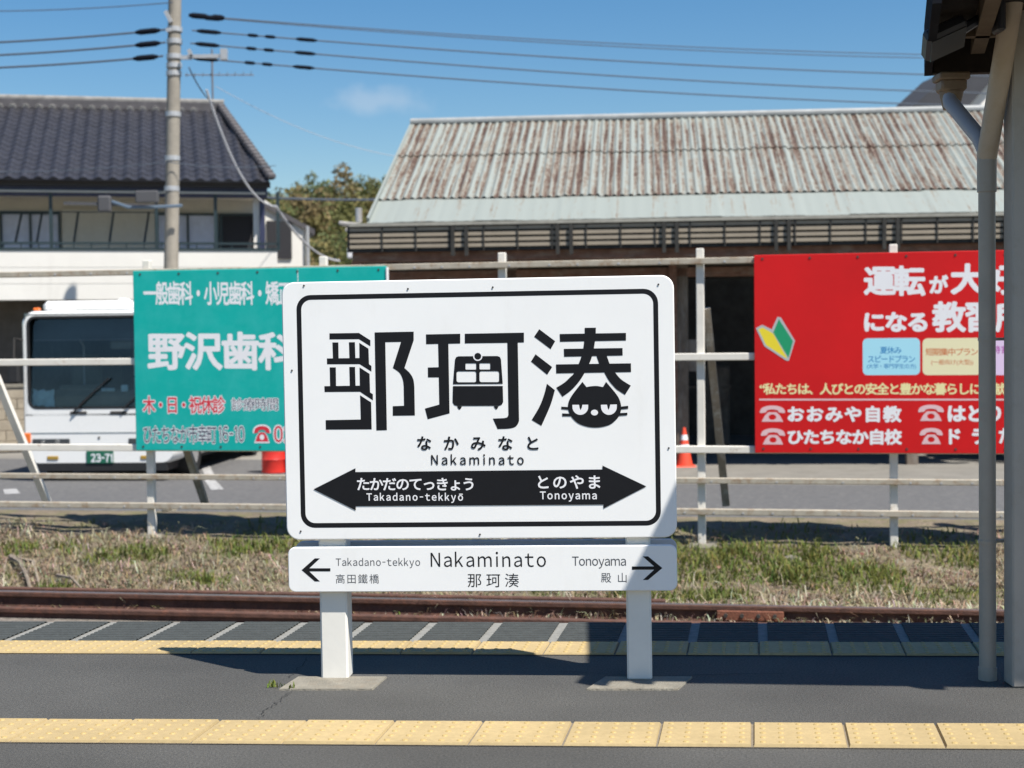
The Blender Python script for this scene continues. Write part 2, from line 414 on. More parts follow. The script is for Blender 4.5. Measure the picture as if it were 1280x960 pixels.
shedin = mk('shed_inside', (.03, .027, .025), .9, var=.3, vs=2)
pvc = mk('pipe_beige_pvc', (.4, .345, .28), .5, var=.07, vs=7, col2=(.36, .29, .21), lo=.55, hi=.85)
colm = mk('column_paint', (.42, .375, .32), .55, var=.05, vs=6, col2=(.36, .31, .25), lo=.5, hi=.8)
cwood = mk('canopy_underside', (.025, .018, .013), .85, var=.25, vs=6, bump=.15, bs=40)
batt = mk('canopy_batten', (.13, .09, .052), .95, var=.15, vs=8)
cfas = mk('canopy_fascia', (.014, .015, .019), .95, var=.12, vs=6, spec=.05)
croof = mk('canopy_roof_sheet', (.3, .31, .32), .55, var=.1, vs=4)
flood = mk('floodlight_housing', (.035, .036, .045), .4, var=.1, vs=10)
floodg = mk('floodlight_face', (.06, .06, .065), .2)
drum = mk('drum_red', (.62, .03, .02), .45, var=.15, vs=5)
conem = mk('cone_orange', (.75, .07, .03), .5, var=.08, vs=8)
paint = mk('worn_road_paint', (.42, .42, .42), .85, var=.2, vs=10, col2=(.2, .2, .2), lo=.42, hi=.58)
painto = mk('worn_orange_paint', (.5, .28, .09), .85, var=.2, vs=10, col2=(.2, .2, .2), lo=.5, hi=.65)
crackm = mk('crack_dark', (.025, .024, .023), .95, var=.3, vs=40)
grass_m = attr_mat('grass_blades', .8, .25)
leaf_m = attr_mat('tree_leaves', .75, .2)
stick = mk('dead_wood', (.2, .165, .13), .9, var=.3, vs=12)

def rust_roof(name, amount, ribs):
    M = D.materials.new(name); M.use_nodes = True; t = M.node_tree; b = t.nodes['Principled BSDF']; b.inputs['Roughness'].default_value = .6
    tcn = t.nodes.new('ShaderNodeTexCoord')
    def noise(scale, st, det=6):
        mp = t.nodes.new('ShaderNodeMapping'); mp.inputs['Scale'].default_value = st; t.links.new(tcn.outputs['Object'], mp.inputs[0])
        n = t.nodes.new('ShaderNodeTexNoise'); n.inputs['Scale'].default_value = scale; n.inputs['Detail'].default_value = det; n.inputs['Roughness'].default_value = .65
        t.links.new(mp.outputs[0], n.inputs[0]); return n.outputs[0]
    def mth(op, a, bv):
        q = t.nodes.new('ShaderNodeMath'); q.operation = op
        for i, z in enumerate((a, bv)):
            if isinstance(z, (int, float)): q.inputs[i].default_value = z
            else: t.links.new(z, q.inputs[i])
        return q.outputs[0]
    streak = noise(8, (1, .022, .022), 3); s2 = noise(30, (1, .03, .03), 2); blot = noise(1.3, (1, 1, 1), 6); fine = noise(24, (1, .3, .3), 5)
    v = mth('ADD', mth('MULTIPLY', streak, .75), mth('ADD', mth('MULTIPLY', s2, .55), mth('ADD', mth('MULTIPLY', blot, .25), mth('MULTIPLY', fine, .5))))
    if ribs:                                          # rust sits along the troughs between the ribs
        sx = t.nodes.new('ShaderNodeSeparateXYZ'); t.links.new(tcn.outputs['Object'], sx.inputs[0])
        v = mth('ADD', v, mth('MULTIPLY', mth('COSINE', mth('MULTIPLY', sx.outputs[0], 2 * math.pi / .128), 0), -.1))
    mr_ = t.nodes.new('ShaderNodeMapRange'); mr_.inputs[1].default_value = 1.0 - amount; mr_.inputs[2].default_value = 1.3 - amount
    t.links.new(v, mr_.inputs[0])
    ra = t.nodes.new('ShaderNodeValToRGB'); e = ra.color_ramp.elements
    e[0].position = 0; e[0].color = (.235, .262, .245, 1); e[1].position = 1; e[1].color = (.058, .03, .019, 1)
    x = ra.color_ramp.elements.new(.42); x.color = (.205, .188, .155, 1); x = ra.color_ramp.elements.new(.7); x.color = (.115, .074, .05, 1)
    t.links.new(mr_.outputs[0], ra.inputs[0]); t.links.new(ra.outputs[0], b.inputs['Base Color'])
    return M
rroof = rust_roof('rusty_corrugated_iron', .07, 1); proof = rust_roof('pale_green_sheet', -.1, 0)

# ------------------------------------------------------------------ ground, road, platform
TH = R(10.2); TU = Vector((math.cos(TH), -math.sin(TH), 0)); TV = Vector((math.sin(TH), math.cos(TH), 0)); TO = Vector((0, 12.2, 0))
PROF = [(-4.6, -.95), (-1.5, -.93), (-.3, -.9), (.25, -.885), (1., -.85), (2., -.76), (2.6, -.68), (2.95, -.62), (3.1, -.555), (3.7, -.52), (3.95, -.515), (9.5, -.70), (3000, -.70)]
def gz(v):
    for (a, za), (b, zb) in zip(PROF, PROF[1:]):
        if v <= b: return za + (zb - za) * max(0, (v - a)) / (b - a)
    return -.7
def tz(u, v):
    z = gz(v)
    if -.2 < v < 3.9:
        k = min(1, (v + .2) / .5, (3.9 - v) / .2)
        z += k * (.03 * math.sin(u * 2.1 + v * 3) * math.sin(u * .77 - v * 2) + .018 * math.sin(u * 7.3 + v * 5.1) * math.sin(v * 9 + u * 1.7))
    return z
def T(u, v, z=None): p = TO + TU * u + TV * v; p.z = tz(u, v) if z is None else z; return p
def sheet(us, vs, dz, name, mat):
    b = MB(); nu = len(us)
    for v in vs:
        for u in us: q = T(u, v); q.z += dz; b.v.append(q)
    for j in range(len(vs) - 1):
        for i in range(nu - 1): b.f.append((j * nu + i, j * nu + i + 1, (j + 1) * nu + i + 1, (j + 1) * nu + i))
    return tag(b.build(name, mat, recalc=False, smooth=True), kind='structure')
fr = lambda a, b, n: [a + (b - a) * i / n for i in range(n + 1)]
sheet(fr(-14, 14, 140), fr(-.3, 3.9, 44), 0, 'embankment', soil)
sheet([-60, -14, 14, 60], fr(-.3, 3.9, 10), -.012, 'embankment_verge', soil)
sheet([-60, 0, 60], [-4.7, -.3], 0, 'track_bed', gravel)
sheet([-1800, -60, 60, 1800], [3.9, 9.5, 60, 3000], -.02, 'ground', far_m)
sheet([-60, 0, 60], [3.9, 6.5, 9.5, 13], 0, 'road', road_m)

# platform: yaw 3.8 degrees, joints run 12 degrees off the view axis
PU = Vector((1, -.066, 0)).normalized(); PV = Vector((.16, 1, 0)).normalized()
def Pp(u, v, z=0.): q = PU * u + PV * v; return Vector((q.x, q.y, z))
def prow(px, py): return GZ(px, py, 0)
def pv_of(px, py): # v coordinate of a platform row
    p = prow(px, py); det = PU.x * PV.y - PU.y * PV.x; return (PU.x * p.y - PU.y * p.x) / det
def pu_of(px, py):
    p = prow(px, py); det = PU.x * PV.y - PU.y * PV.x; return (p.x * PV.y - p.y * PV.x) / det
vA0, vA1 = pv_of(640, 933), pv_of(640, 905); vB0, vB1 = pv_of(640, 819), pv_of(640, 804.5); vE = pv_of(640, 779.5)
b = MB()
q = [Pp(-25, -6), Pp(25, -6), Pp(25, vE), Pp(-25, vE)]
b.add(q + [Vector((p.x, p.y, -1.)) for p in q], [(0, 1, 2, 3), (4, 7, 6, 5), (0, 4, 5, 1), (1, 5, 6, 2), (2, 6, 7, 3), (3, 7, 4, 0)])
tag(b.build('platform', asph), kind='structure')
def strip(v0, v1, name, u_ref, tile, mat, z=.004):
    n0, n1 = -14, 14
    base = MB(); base.add([Pp(u_ref + n0 * tile, v0, z), Pp(u_ref + n1 * tile, v0, z), Pp(u_ref + n1 * tile, v1, z), Pp(u_ref + n0 * tile, v1, z)], [(0, 1, 2, 3)])
    return base
def tactile(v0, v1, u_ref, tile, name):
    base = MB(); dots = MB(); g = .0028
    n0, n1 = -12, 12
    q = [Pp(u_ref + n0 * tile, v0 - .004, .003), Pp(u_ref + n1 * tile, v0 - .004, .003), Pp(u_ref + n1 * tile, v1 + .004, .003), Pp(u_ref + n0 * tile, v1 + .004, .003)]
    jb = MB().add(q, [(0, 1, 2, 3)])
    for i in range(n0, n1):
        j = .0015; a = u_ref + i * tile + g + rnd.uniform(-j, j); c = u_ref + (i + 1) * tile - g + rnd.uniform(-j, j)
        va = v0 + rnd.uniform(-j, j); vb = v1 + rnd.uniform(-j, j); zt = .012 + rnd.uniform(-.002, .002)
        Q = [Pp(a, va), Pp(c, va), Pp(c, vb), Pp(a, vb)]; e = .004
        Q2 = [Pp(a + e, va + e, zt), Pp(c - e, va + e, zt), Pp(c - e, vb - e, zt), Pp(a + e, vb - e, zt)]
        for p in Q: p.z = .0035
        base.add(Q + Q2, [(4, 5, 6, 7), (0, 1, 5, 4), (1, 2, 6, 5), (2, 3, 7, 6), (3, 0, 4, 7)])
        for ii in range(5):
            for jj in range(5):
                cu = a + (c - a) * (ii + .5) / 5; cv = va + (vb - va) * (jj + .5) / 5
                k = len(dots.v); n = 8
                for rr_, zz in ((.0125, zt - .001), (.0075, zt + .0035)):
                    o = Pp(cu, cv, zz); dots.v += [o + Vector((rr_ * math.cos(6.2832 * h / n), rr_ * math.sin(6.2832 * h / n), 0)) for h in range(n)]
                dots.f += [(k + h, k + (h + 1) % n, k + n + (h + 1) % n, k + n + h) for h in range(n)] + [tuple(k + n + h for h in range(n))]
    r_ = tag(base.build(name, tact), kind='structure')
    MW[r_.name] = Matrix.Identity(4)
    jb.build('joint', joint, r_, recalc=False); dots.build('tactile_dot', tdot, r_)
    D.objects[dots and r_.children[-1].name]['kind'] = 'stuff'
tactile(vA0, vA1, pu_of(940.5, 919), pu_of(1057, 919) - pu_of(940.5, 919), 'tactile_strip')
tactile(vB0, vB1, pu_of(949, 812), pu_of(1038.5, 812) - pu_of(949, 812), 'tactile_strip')
# grooved grey edge tiles
tl = pu_of(679, 792) - pu_of(600, 792) + .02; u1 = pu_of(615, 790)
b = MB(); j = MB()
for i in range(-14, 16):
    a = u1 + i * tl + .022; c = u1 + (i + 1) * tl - .022; n = 11; v0_, v1_ = vB1 + .008, vE - .004
    for k in range(n):
        s0 = v0_ + (v1_ - v0_) * k / n; s1 = s0 + (v1_ - v0_) / n * .62; s2 = s0 + (v1_ - v0_) / n
        kk = len(b.v)
        for (v_, z_) in ((s0, .006), (s0 + .003, .012), (s1 - .003, .012), (s1, .006), (s2, .006)): b.v += [Pp(a, v_, z_), Pp(c, v_, z_)]
        b.f += [(kk + 2 * t_, kk + 2 * t_ + 1, kk + 2 * t_ + 3, kk + 2 * t_ + 2) for t_ in range(4)]
j.add([Pp(-9, vB1 + .006, .004), Pp(9, vB1 + .006, .004), Pp(9, vE - .002, .004), Pp(-9, vE - .002, .004)], [(0, 1, 2, 3)])
eo = tag(b.build('platform_edge', edge_m, recalc=False), kind='structure'); MW[eo.name] = Matrix.Identity(4); j.build('joint', edgej, eo, recalc=False)
# hairline cracks in the asphalt
def crack(pts, w):
    b = MB(); P3 = [prow(*p) for p in pts]; L = []
    for a, c in zip(P3, P3[1:]):
        for k in range(7): L.append(a.lerp(c, k / 7) + Vector((rnd.uniform(-.012, .012), rnd.uniform(-.012, .012), 0)))
    L.append(P3[-1])
    for i, p in enumerate(L):
        d = (L[min(i + 1, len(L) - 1)] - L[max(i - 1, 0)]).normalized(); sd = Vector((-d.y, d.x, 0)); ww = w * rnd.uniform(.35, 1.1)
        b.v += [p + sd * ww + Vector((0, 0, .0045)), p - sd * ww + Vector((0, 0, .0045))]
    b.f = [(2 * i, 2 * i + 1, 2 * i + 3, 2 * i + 2) for i in range(len(L) - 1)]
    tag(b.build('asphalt_crack', crackm, recalc=False), kind='structure')
crack([(386, 822), (377, 834), (362, 848)], .0022); crack([(362, 866), (350, 876), (338, 884), (328, 893), (320, 901)], .0022)
crack([(700, 840), (830, 846), (980, 843)], .003)

# ------------------------------------------------------------------ station name sign
SY = R(4.38); St = R(.314)
SU = Vector((math.cos(SY) * math.cos(St), -math.sin(SY) * math.cos(St), math.sin(St)))
SN = Vector((-math.sin(SY), -math.cos(SY), 0))
sc_ = Vector((-.1325, 6.1, 1.105)); SWd, SHt = 1.58, 1.0457
sign = empty('station_sign', (sc_.x, sc_.y, 0), SU)
tag(sign, 'white station name board with black pictogram lettering on two square posts', 'station sign')
F0 = Face(sign, -.0)
zc = 1.105; hb = .018                           # board half thickness: front face at y=0
mb = MB(); o_ = rrect(-SWd / 2, zc - SHt / 2, SWd / 2, zc + SHt / 2, .052, 8); i_ = rrect(-SWd / 2 + .004, zc - SHt / 2 + .004, SWd / 2 - .004, zc + SHt / 2 - .004, .049, 8)
def slab(o_, i_, y0, y1):
    b = MB(); b.prism([i_], y0, None); n = len(i_); k = len(b.v)
    b.v += [Vector((p[0], y0 + .004, p[1])) for p in o_] + [Vector((p[0], y1, p[1])) for p in o_]
    b.f += [(h, (h + 1) % n, k + (h + 1) % n, k + h) for h in range(n)] + [(k + h, k + (h + 1) % n, k + n + (h + 1) % n, k + n + h) for h in range(n)]
    tri = tessellate_polygon([[Vector((p[0], p[1], 0)) for p in o_]]); b.f += [tuple(k + n + i for i in t) for t in tri]
    return b
board = slab(o_, i_, 0, .03).build('name_board', white, sign)
MM().bar((-.7, .05, 1.25), (.7, .05, 1.25), .04, .06).bar((-.7, .05, .85), (.7, .05, .85), .04, .06).build('rear_rail', fencew, sign)
bk = MB(); bw = MB(); bkt = MM(); bwt = MM()
def fr_px(l, r, t, b_): return (F0.uv(l, 510)[0], F0.uv(600, b_)[1], F0.uv(r, 510)[0], F0.uv(600, t)[1])
x0, z0, x1, z1 = fr_px(373.2, 824.4, 364.8, 658.4)
F0.raw(bk, rrect(x0, z0, x1, z1, .058, 8), rrect(x0 + .0195, z0 + .0195, x1 - .0195, z1 - .0195, .04, 8))
z1_ = Z(390, 390, 1 / 6); z2_ = Z(590, 390, 220 / 1280); z3_ = Z(340, 330, 520 / 1280)
for pl in ([(131, 160), (352, 157), (438, 212), (438, 258), (352, 204), (131, 206)],
           [(153, 228), (198, 228), (200, 349), (157, 349)], [(277, 227), (322, 226), (326, 349), (281, 349)],
           [(355, 231), (424, 275), (428, 392), (446, 404), (446, 447), (357, 391), (113, 392), (112, 348), (356, 345)],
           [(133, 415), (179, 415), (181, 557), (136, 557)], [(280, 412), (323, 412), (327, 555), (284, 555)],
           [(357, 415), (432, 464), (436, 603), (457, 616), (457, 662), (360, 598), (95, 600), (93, 556), (359, 552)],
           [(361, 624), (444, 678), (448, 880), (104, 882), (103, 811), (366, 806)],
           [(470, 153), (763, 147), (763, 212)] + crom([(694, 420), (735, 460), (760, 505), (768, 560)]) + [(772, 776), (606, 778), (606, 706), (690, 703)] + crom([(688, 560), (680, 505), (655, 455), (606, 420)]) + [(668, 224), (550, 226), (562, 886), (483, 888)],
           [(855, 168), (1112, 163), (1112, 236), (1023, 238), (1032, 760), (868, 804), (847, 724), (955, 694), (951, 490), (870, 490), (869, 416), (950, 414), (946, 239), (856, 241)]):
    F0.poly(bk, z1_(pl))
for pl in ([(-52, 158), (378, 150), (378, 221), (333, 222)] + crom([(342, 760), (340, 800), (315, 835), (265, 848), (186, 851)]) + [(152, 775)] + crom([(230, 772), (256, 765), (265, 745)]) + [(257, 224), (-52, 228)],
           [(489, 125), (605, 212), (572, 270), (452, 180)], [(462, 307), (583, 400), (547, 456), (429, 360)],
           [(545, 522), (603, 568)] + crom([(603, 568), (570, 680), (505, 828)])[1:] + crom([(434, 785), (490, 690), (525, 600), (545, 522)])[:-1],
           [(638, 160), (1120, 152), (1120, 207), (640, 216)], [(668, 268), (1095, 262), (1096, 316), (670, 325)], [(611, 381), (1156, 373), (1157, 436), (613, 446)],
           [(820, 115), (901, 114)] + crom([(900, 170), (887, 262), (872, 325), (852, 378), (817, 446), (775, 510), (720, 570), (658, 616)]) + [(613, 550)] + crom([(613, 550), (670, 515), (710, 478), (743, 444), (772, 385), (795, 325), (812, 250), (820, 165)])[1:],
           [(905, 318), (980, 318)] + crom([(1000, 375), (1040, 438), (1085, 490), (1155, 535)]) + [(1113, 602)] + crom([(1050, 562), (1000, 505), (962, 440), (925, 376)])):
    F0.poly(bk, z2_(pl))
# railcar pictogram
mir = lambda pts: [(86 - x, y + .9) for x, y in pts]
up_ = [(43, 322), (185, 320), (203, 327), (211, 345), (224, 522), (43, 524)]
lo_ = [(43, 540), (224, 538), (227, 655), (216, 675), (195, 682), (43, 685)]
def rr2(x0, y0, x1, y1, r): return rrect(x0, y0, x1, y1, r, 3)
wu = rr2(55, 372, 133, 418, 6); wl = rr2(55, 430, 198, 510, 14)
upper = up_[1:-1] + [(-138, 525)] + [(-123, 345), (-115, 328), (-98, 322)]
F0.poly(bk, z2_(upper), z2_(wu), z2_(wl), z2_(mir(wu)), z2_(mir(wl)))
F0.poly(bk, z2_(lo_[1:5] + mir(lo_[1:5])[::-1]))
ft = [(158, 684), (166, 700), (177, 709), (187, 700), (194, 683)]
F0.poly(bk, z2_(ft)); F0.poly(bk, z2_(mir(ft)))
F0.poly(bw, z2_(ell(42, 322, 34, 34))); F0.poly(bk, z2_(ell(42, 322, 25, 25)))
# cat face pictogram
F0.poly(bk, z2_([(803, 508), (833, 546)] + crom([(833, 546), (865, 540), (910, 538), (952, 546)])[1:] + [(975, 508)] + crom([(975, 508), (1040, 585), (1072, 635), (1085, 690), (1078, 735), (1058, 772), (1010, 815), (950, 835), (890, 840), (830, 832), (770, 808), (725, 765), (703, 722), (698, 690), (706, 645), (735, 595), (803, 508)])[1:-1]))
for w_ in ([(649, 688), (715, 692), (715, 712), (651, 706)], [(655, 737), (725, 740), (727, 758), (658, 758)], [(1080, 688), (1135, 682), (1137, 702), (1080, 708)], [(1070, 735), (1130, 732), (1130, 750), (1066, 755)]):
    F0.poly(bk, z2_(w_))
F0.poly(bw, z2_([(730, 675)] + ell(788, 688, 58, 60, 14, 180, 0)[1:-1] + [(845, 674)]))
F0.poly(bw, z2_([(937, 675)] + ell(996, 688, 58, 60, 14, 180, 0)[1:-1] + [(1054, 672)]))
F0.poly(bw, z2_(ell(891, 731, 26, 21)))
F0.poly(bk, z2_([(779, 674), (803, 674), (799, 695), (790, 714), (782, 695)])); F0.poly(bk, z2_([(982, 673), (1005, 673), (1001, 695), (993, 712), (986, 695)]))
F0.text(bkt, 'なかみなと', 521.6, 545.3, 673, 562.8, .022); F0.text(bkt, 'Nakaminato', 539, 567.6, 654.8, 581, .012)
F0.poly(bk, z3_([(128, 693), (257, 628), (257, 640), (1017, 632), (1017, 620), (1152, 684), (1020, 752), (1020, 740), (258, 745), (258, 758)]))
F0.text(bwt, 'たかだのてっきょう', 446.4, 597.3, 591.9, 613.2, .02); F0.text(bwt, 'Takadano-tekkyō', 458.2, 615.8, 578.9, 628.6, .018)
F0.text(bwt, 'とのやま', 672.3, 594, 750.3, 611, .02); F0.text(bwt, 'Tonoyama', 675, 614.2, 746, 627, .018)
bkt.build('lettering', ink, board, recalc=False); bwt.build('reversed_lettering', lwhite, board, recalc=False)
bk.build('pictogram', ink, board, recalc=False); bw.build('pictogram_highlight', lwhite, board, recalc=False)
sc = MM()                                        # screw heads
for px, py in ((380, 366 - 9), (510, 361), (616, 359), (823, 355.5), (376, 664), (836, 560), (365, 463), (600, 668)):
    u, v = F0.uv(px, py); sc.tube([(u, -.003, v), (u, .001, v)], .0038, 8)
sc.build('screw', boltm, board)
# lower direction plate
lx0, lz0, lx1, lz1 = F0.uv(360.2, 712)[0], F0.uv(603, 739.4)[1], F0.uv(846.5, 712)[0], F0.uv(603, 682.8)[1]
lo = slab(rrect(lx0, lz0, lx1, lz1, .03, 6), rrect(lx0 + .003, lz0 + .003, lx1 - .003, lz1 - .003, .027, 6), 0, .028).build('direction_plate', white, sign)
slab(rrect(lx0 + .0, lz0 + .006, lx1 + .004, lz1 + .003, .03, 6), rrect(lx0 + .003, lz0 + .009, lx1, lz1, .027, 6), .15, .178).build('rear_plate', grey, sign)
F0.k = 0; bk2 = MM(); bg2 = MM()
F0.text(bg2, 'Takadano-tekkyo', 419.8, 697.3, 525.2, 710.2, .004); F0.text(bk2, 'Nakaminato', 538.3, 689.5, 682.5, 708.8, .004)
F0.text(bg2, '高田鐵橋', 419.8, 717.6, 473.7, 729.4, 0); F0.text(bk2, '那珂湊', 584.7, 716.7, 648.8, 734, 0)
F0.text(bg2, 'Tonoyama', 715.2, 695.6, 782.5, 710.6, .004); F0.text(bg2, '殿山', 751.2, 716, 783.2, 728.2, 0)
zc_ = Z(350, 530, 260 / 1135); zd_ = Z(600, 530, 260 / 1135)
F0.poly(bk2, zc_([(118, 797), (190, 733), (218, 733), (160, 787), (275, 787), (275, 804), (160, 804), (218, 859), (190, 859)]))
F0.poly(bk2, zd_([(995, 786), (917, 722), (887, 722), (950, 777), (829, 777), (829, 795), (950, 795), (889, 851), (917, 851)]))
bk2.build('lettering', ink, lo, recalc=False); bg2.build('grey_lettering', greyink, lo, recalc=False)
# posts with footings
for xl, xr, fl, frr in ((396.5, 434.5, 349, 483), (781.5, 816.8, 733, 865)):
    ul, ur = F0.uv(xl, 800)[0], F0.uv(xr, 800)[0]; pc = (ul + ur) / 2; w = ur - ul - .012
    p = MB().box((pc, .09, .66), (w, .115, 1.32), bev=.008).build('post', postw, sign)
    MW[p.name] = MW[sign.name]
    pl = MB(); zz = -.0
    a = GZ(fl, 863, 0); c = GZ(frr - 18, 863, 0); d = GZ(frr, 847.5, 0); e = GZ(fl + 24, 847.5, 0)
    pad = [a, c, d, e]
    pl.add([v + Vector((0, 0, .007)) for v in pad] + [v + (v - (a + c + d + e) / 4) * .03 - Vector((0, 0, .01)) for v in pad], [(0, 1, 2, 3), (0, 4, 5, 1), (1, 5, 6, 2), (2, 6, 7, 3), (3, 7, 4, 0)])
    pl.build('footing', conc, p, world=True) if False else pl
    inv = MW[sign.name].inverted(); pl.v = [inv @ v for v in pl.v]; pl.build('footing', conc, p)

# ------------------------------------------------------------------ rails
RT = R(9.8); RU = Vector((math.cos(RT), -math.sin(RT), 0)); RV = Vector((math.sin(RT), math.cos(RT), 0))
def rail_thing(name, off, zt, hi, label, bars, x0=-9, x1=9):
    o = empty(name, Vector((0, 12.2, zt - .153)) + RV * off, RU)
    tag(o, label, 'rail', 'rusty rails beside the embankment')
    # profile (y,z) of a flat-bottomed rail
    h = .153
    half = [(.0, h), (.026, h), (.032, h - .008), (.032, h - .036), (.010, h - .048), (.0075, .045), (.012, .026), (.058, .012), (.062, .0)]
    prof = half + [(-y, z) for y, z in half[::-1][:-1]]
    n = len(prof); b = MB()
    for x in (x0, x1): b.v += [Vector((x, y, z)) for y, z in prof]
    b.f = [(i, (i + 1) % n, n + (i + 1) % n, n + i) for i in range(n)] + [tuple(range(n))[::-1], tuple(range(n, 2 * n))]
    b.build('rail_body', rust, o)
    if hi: MB().box(((x0 + x1) / 2, 0, h + .001), (x1 - x0 - .01, .05, .002)).build('running_face', shiny, o)
    for bx in bars:
        f = MB().box((bx, -.03, .075), (.52, .022, .08), bev=.006).build('joint_bar', orust, o)
        t = MM()
        for k in range(4): t.tube([(bx - .19 + k * .127, -.041, .078), (bx - .19 + k * .127, -.062, .078)], .017, 6)
        t.build('bolt', boltm, f)
    c = MM()
    for k in range(26):
        x = x0 + .3 + k * .69; c.box((x, -.075, .012), (.09, .05, .03), bev=.008); c.box((x, .075, .012), (.09, .05, .03), bev=.008)
    c.build('rail_clip', rust, o); return o
def ru(px, py, Y0=12.2):
    d = ray(px, py); p = CAM + d * (12.2 / d.y); return p.x / RU.x
rail_thing('rail', 0, -.742, True, 'rusty rail with a polished running face and a bolted joint at right', [ru(930, 768)])
rail_thing('rail', .2, -.742, False, 'dull brown rail right behind the polished one at the foot of the grass bank', [ru(105, 741)], -9, 1.2)
rail_thing('rail', -.34, -.815, False, 'dark rusty rail at left, nearest the platform edge and half hidden by it', [], -9, 9)

# ------------------------------------------------------------------ fence and billboards
FT = math.atan(.19); FU = Vector((math.cos(FT), -math.sin(FT), 0)); FO = Vector((0, 15, 0))
fence = empty('fence', (0, 15, -.66), FU)
tag(fence, 'long white and rusty steel rail fence carrying the billboards above the grass bank', 'fence')
FF = Face(fence)
def fu(px, py=600): return FF.uv(px, py)[0]
for py, w, h, mt_ in ((331, .05, .06, fenceb), (448, .05, .07, fencew), (561, .05, .07, fencew), (599, .05, .055, fenceb), (637, .05, .06, fenceb)):
    z = FF.uv(640, py)[1]; xa, xb = fu(-160, 600), fu(1480, 600)
    r_ = MB().box(((xa + xb) / 2, 0, z), (xb - xa, w, h), bev=.006).build('rail', mt_, fence)
    MW[r_.name] = MW[fence.name]
    if mt_ is fenceb and py != 331 or py == 331:
        t = MM(); k = xa + .15
        while k < xb:
            t.tube([(k, -.024, z - h * .15), (k, -.034, z - h * .15)], .012, 6); k += rnd.choice((.28, .4, .62))
        t.build('bolt', galv, r_)
ptop = FF.uv(640, 319)[1]
for i, (px, py) in enumerate(((-30, 665), (187, 672), (407, 675), (630, 679), (877, 684), (1118, 692), (1372, 702))):
    u, zb = FF.uv(px, py)
    p = MB().box((u, .07, (ptop + zb) / 2 - .02), (.075, .075, ptop - zb + .1), bev=.006).build('post', fencew, fence); MW[p.name] = MW[fence.name]
    MB().box((u + rnd.uniform(-.03, .03), .07, zb - .06), (.31, .3, .19), Matrix.Rotation(rnd.uniform(-.1, .1), 3, 'Z'), bev=.03).build('footing', conc, p)
for pts, mt_ in (((0, 470), (14, 634), fencew), ((196, 480), (222, 640), braceb), ((884, 400), (902, 642), braceb)) and [((( -13, 470), (16, 640)), fencew), (((196, 470), (222, 642)), braceb), (((882, 385), (903, 645)), braceb)]:
    (xa, ya), (xb, yb) = pts; ua, za = FF.uv(xa, ya); ub, zb = FF.uv(xb, yb)
    MB().bar((ua, .12, za), (ub, .75, zb + .02), .075, .06, (0, 1, 0)).build('brace', mt_, fence)

def billboard(name, px0, px1, pt, pb, label, mat, cat='billboard'):
    xm = (px0 + px1) / 2
    a = FF.uv(px0, (pt + pb) / 2); c = FF.uv(px1, (pt + pb) / 2); t = FF.uv(xm, pt)[1]; bt = FF.uv(xm, pb)[1]
    org = MW[fence.name] @ Vector(((a[0] + c[0]) / 2, -.06, bt)); o = empty(name, org, FU); tag(o, label, cat)
    w = (c[0] - a[0]) * (org.y - 0) / (org.y + .06); h = t - bt
    pn = MB().box((0, .015, h / 2), (w, .03, h), bev=.004).build('panel', mat, o)
    MW[pn.name] = MW[o.name]
    fb = MM()
    for x in (-w / 2 + .12, 0, w / 2 - .12): fb.box((x, .045, h / 2), (.04, .03, h - .1))
    fb.build('rear_frame', fenceb, o)
    s = MM()
    for i in range(7):
        for z in (.04, h - .035): s.tube([(-w / 2 + .08 + i * (w - .16) / 6, -.004, z), (-w / 2 + .08 + i * (w - .16) / 6, .002, z)], .012, 6)
    s.build('screw', boltm, o)
    return o, pn, Face(o), w, h
tb, tpn, TF, tw, th = billboard('billboard', 170.5, 487, 336, 563, 'teal dental clinic billboard with white and red Japanese lettering, in front of the bus', teal)
bw = MM(); br = MM(); bn = MM()
TF.text(bw, '一般歯科・小児歯科・矯正', 179.2, 351.5, 364, 381.5, .022); TF.text(bw, '野沢歯科', 184, 414.5, 372, 463, .03)
TF.text(br, '木・日・祝休診', 178.5, 495, 281.5, 517, .02, mbo=bw, off2=.07); TF.text(bn, '診療時間', 289.5, 497.5, 347.5, 513, .0, mbo=bw, off2=.05)
TF.text(bn, 'ひたちなか市幸町', 179.5, 531.5, 270.5, 554.5, .006, mbo=bw, off2=.05); TF.text(bn, '16-10', 273.5, 532.5, 305.5, 552.5, .006, mbo=bw, off2=.05); TF.text(br, '029', 342.5, 532, 378, 553, .015, mbo=bw, off2=.07)
def phone(F, mb, x0, y0, x1, y1, mbo=None):
    if isinstance(mb, MM): mb = mb.new()
    if isinstance(mbo, MM): mbo = mbo.new()
    P = lambda pts: [(x0 + a * (x1 - x0), y0 + b_ * (y1 - y0)) for a, b_ in pts]
    hs = crom([(0, .38), (.08, .16), (.28, .03), (.5, 0), (.72, .03), (.92, .16), (1, .38)], 4) + [(.97, .46), (.76, .42), (.7, .28)] + crom([(.7, .28), (.5, .23), (.3, .28)], 3)[1:] + [(.24, .42), (.03, .46)]
    bd = [(.34, .4), (.66, .4), (.8, .62), (.92, .98), (.08, .98), (.2, .62)]
    if mbo is not None:
        e = lambda pts: [(.5 + (a - .5) * 1.16, .5 + (b_ - .5) * 1.18) for a, b_ in pts]
        F.poly(mbo, P(e(hs))); F.poly(mbo, P(e(bd)))
    F.poly(mb, P(hs)); F.poly(mb, P(bd), P(ell(.5, .7, .15, .17, 14)))
phone(TF, br, 317.5, 532.5, 337.5, 552.5, bw)
bw.build('white_lettering', lwhite, tpn, recalc=False); br.build('red_lettering', lred, tpn, recalc=False); bn.build('navy_lettering', lnavy, tpn, recalc=False)
MB().box((tw / 2 + .008, .012, th / 2), (.012, .05, th - .02)).build('edge_trim', lwhite, tb)
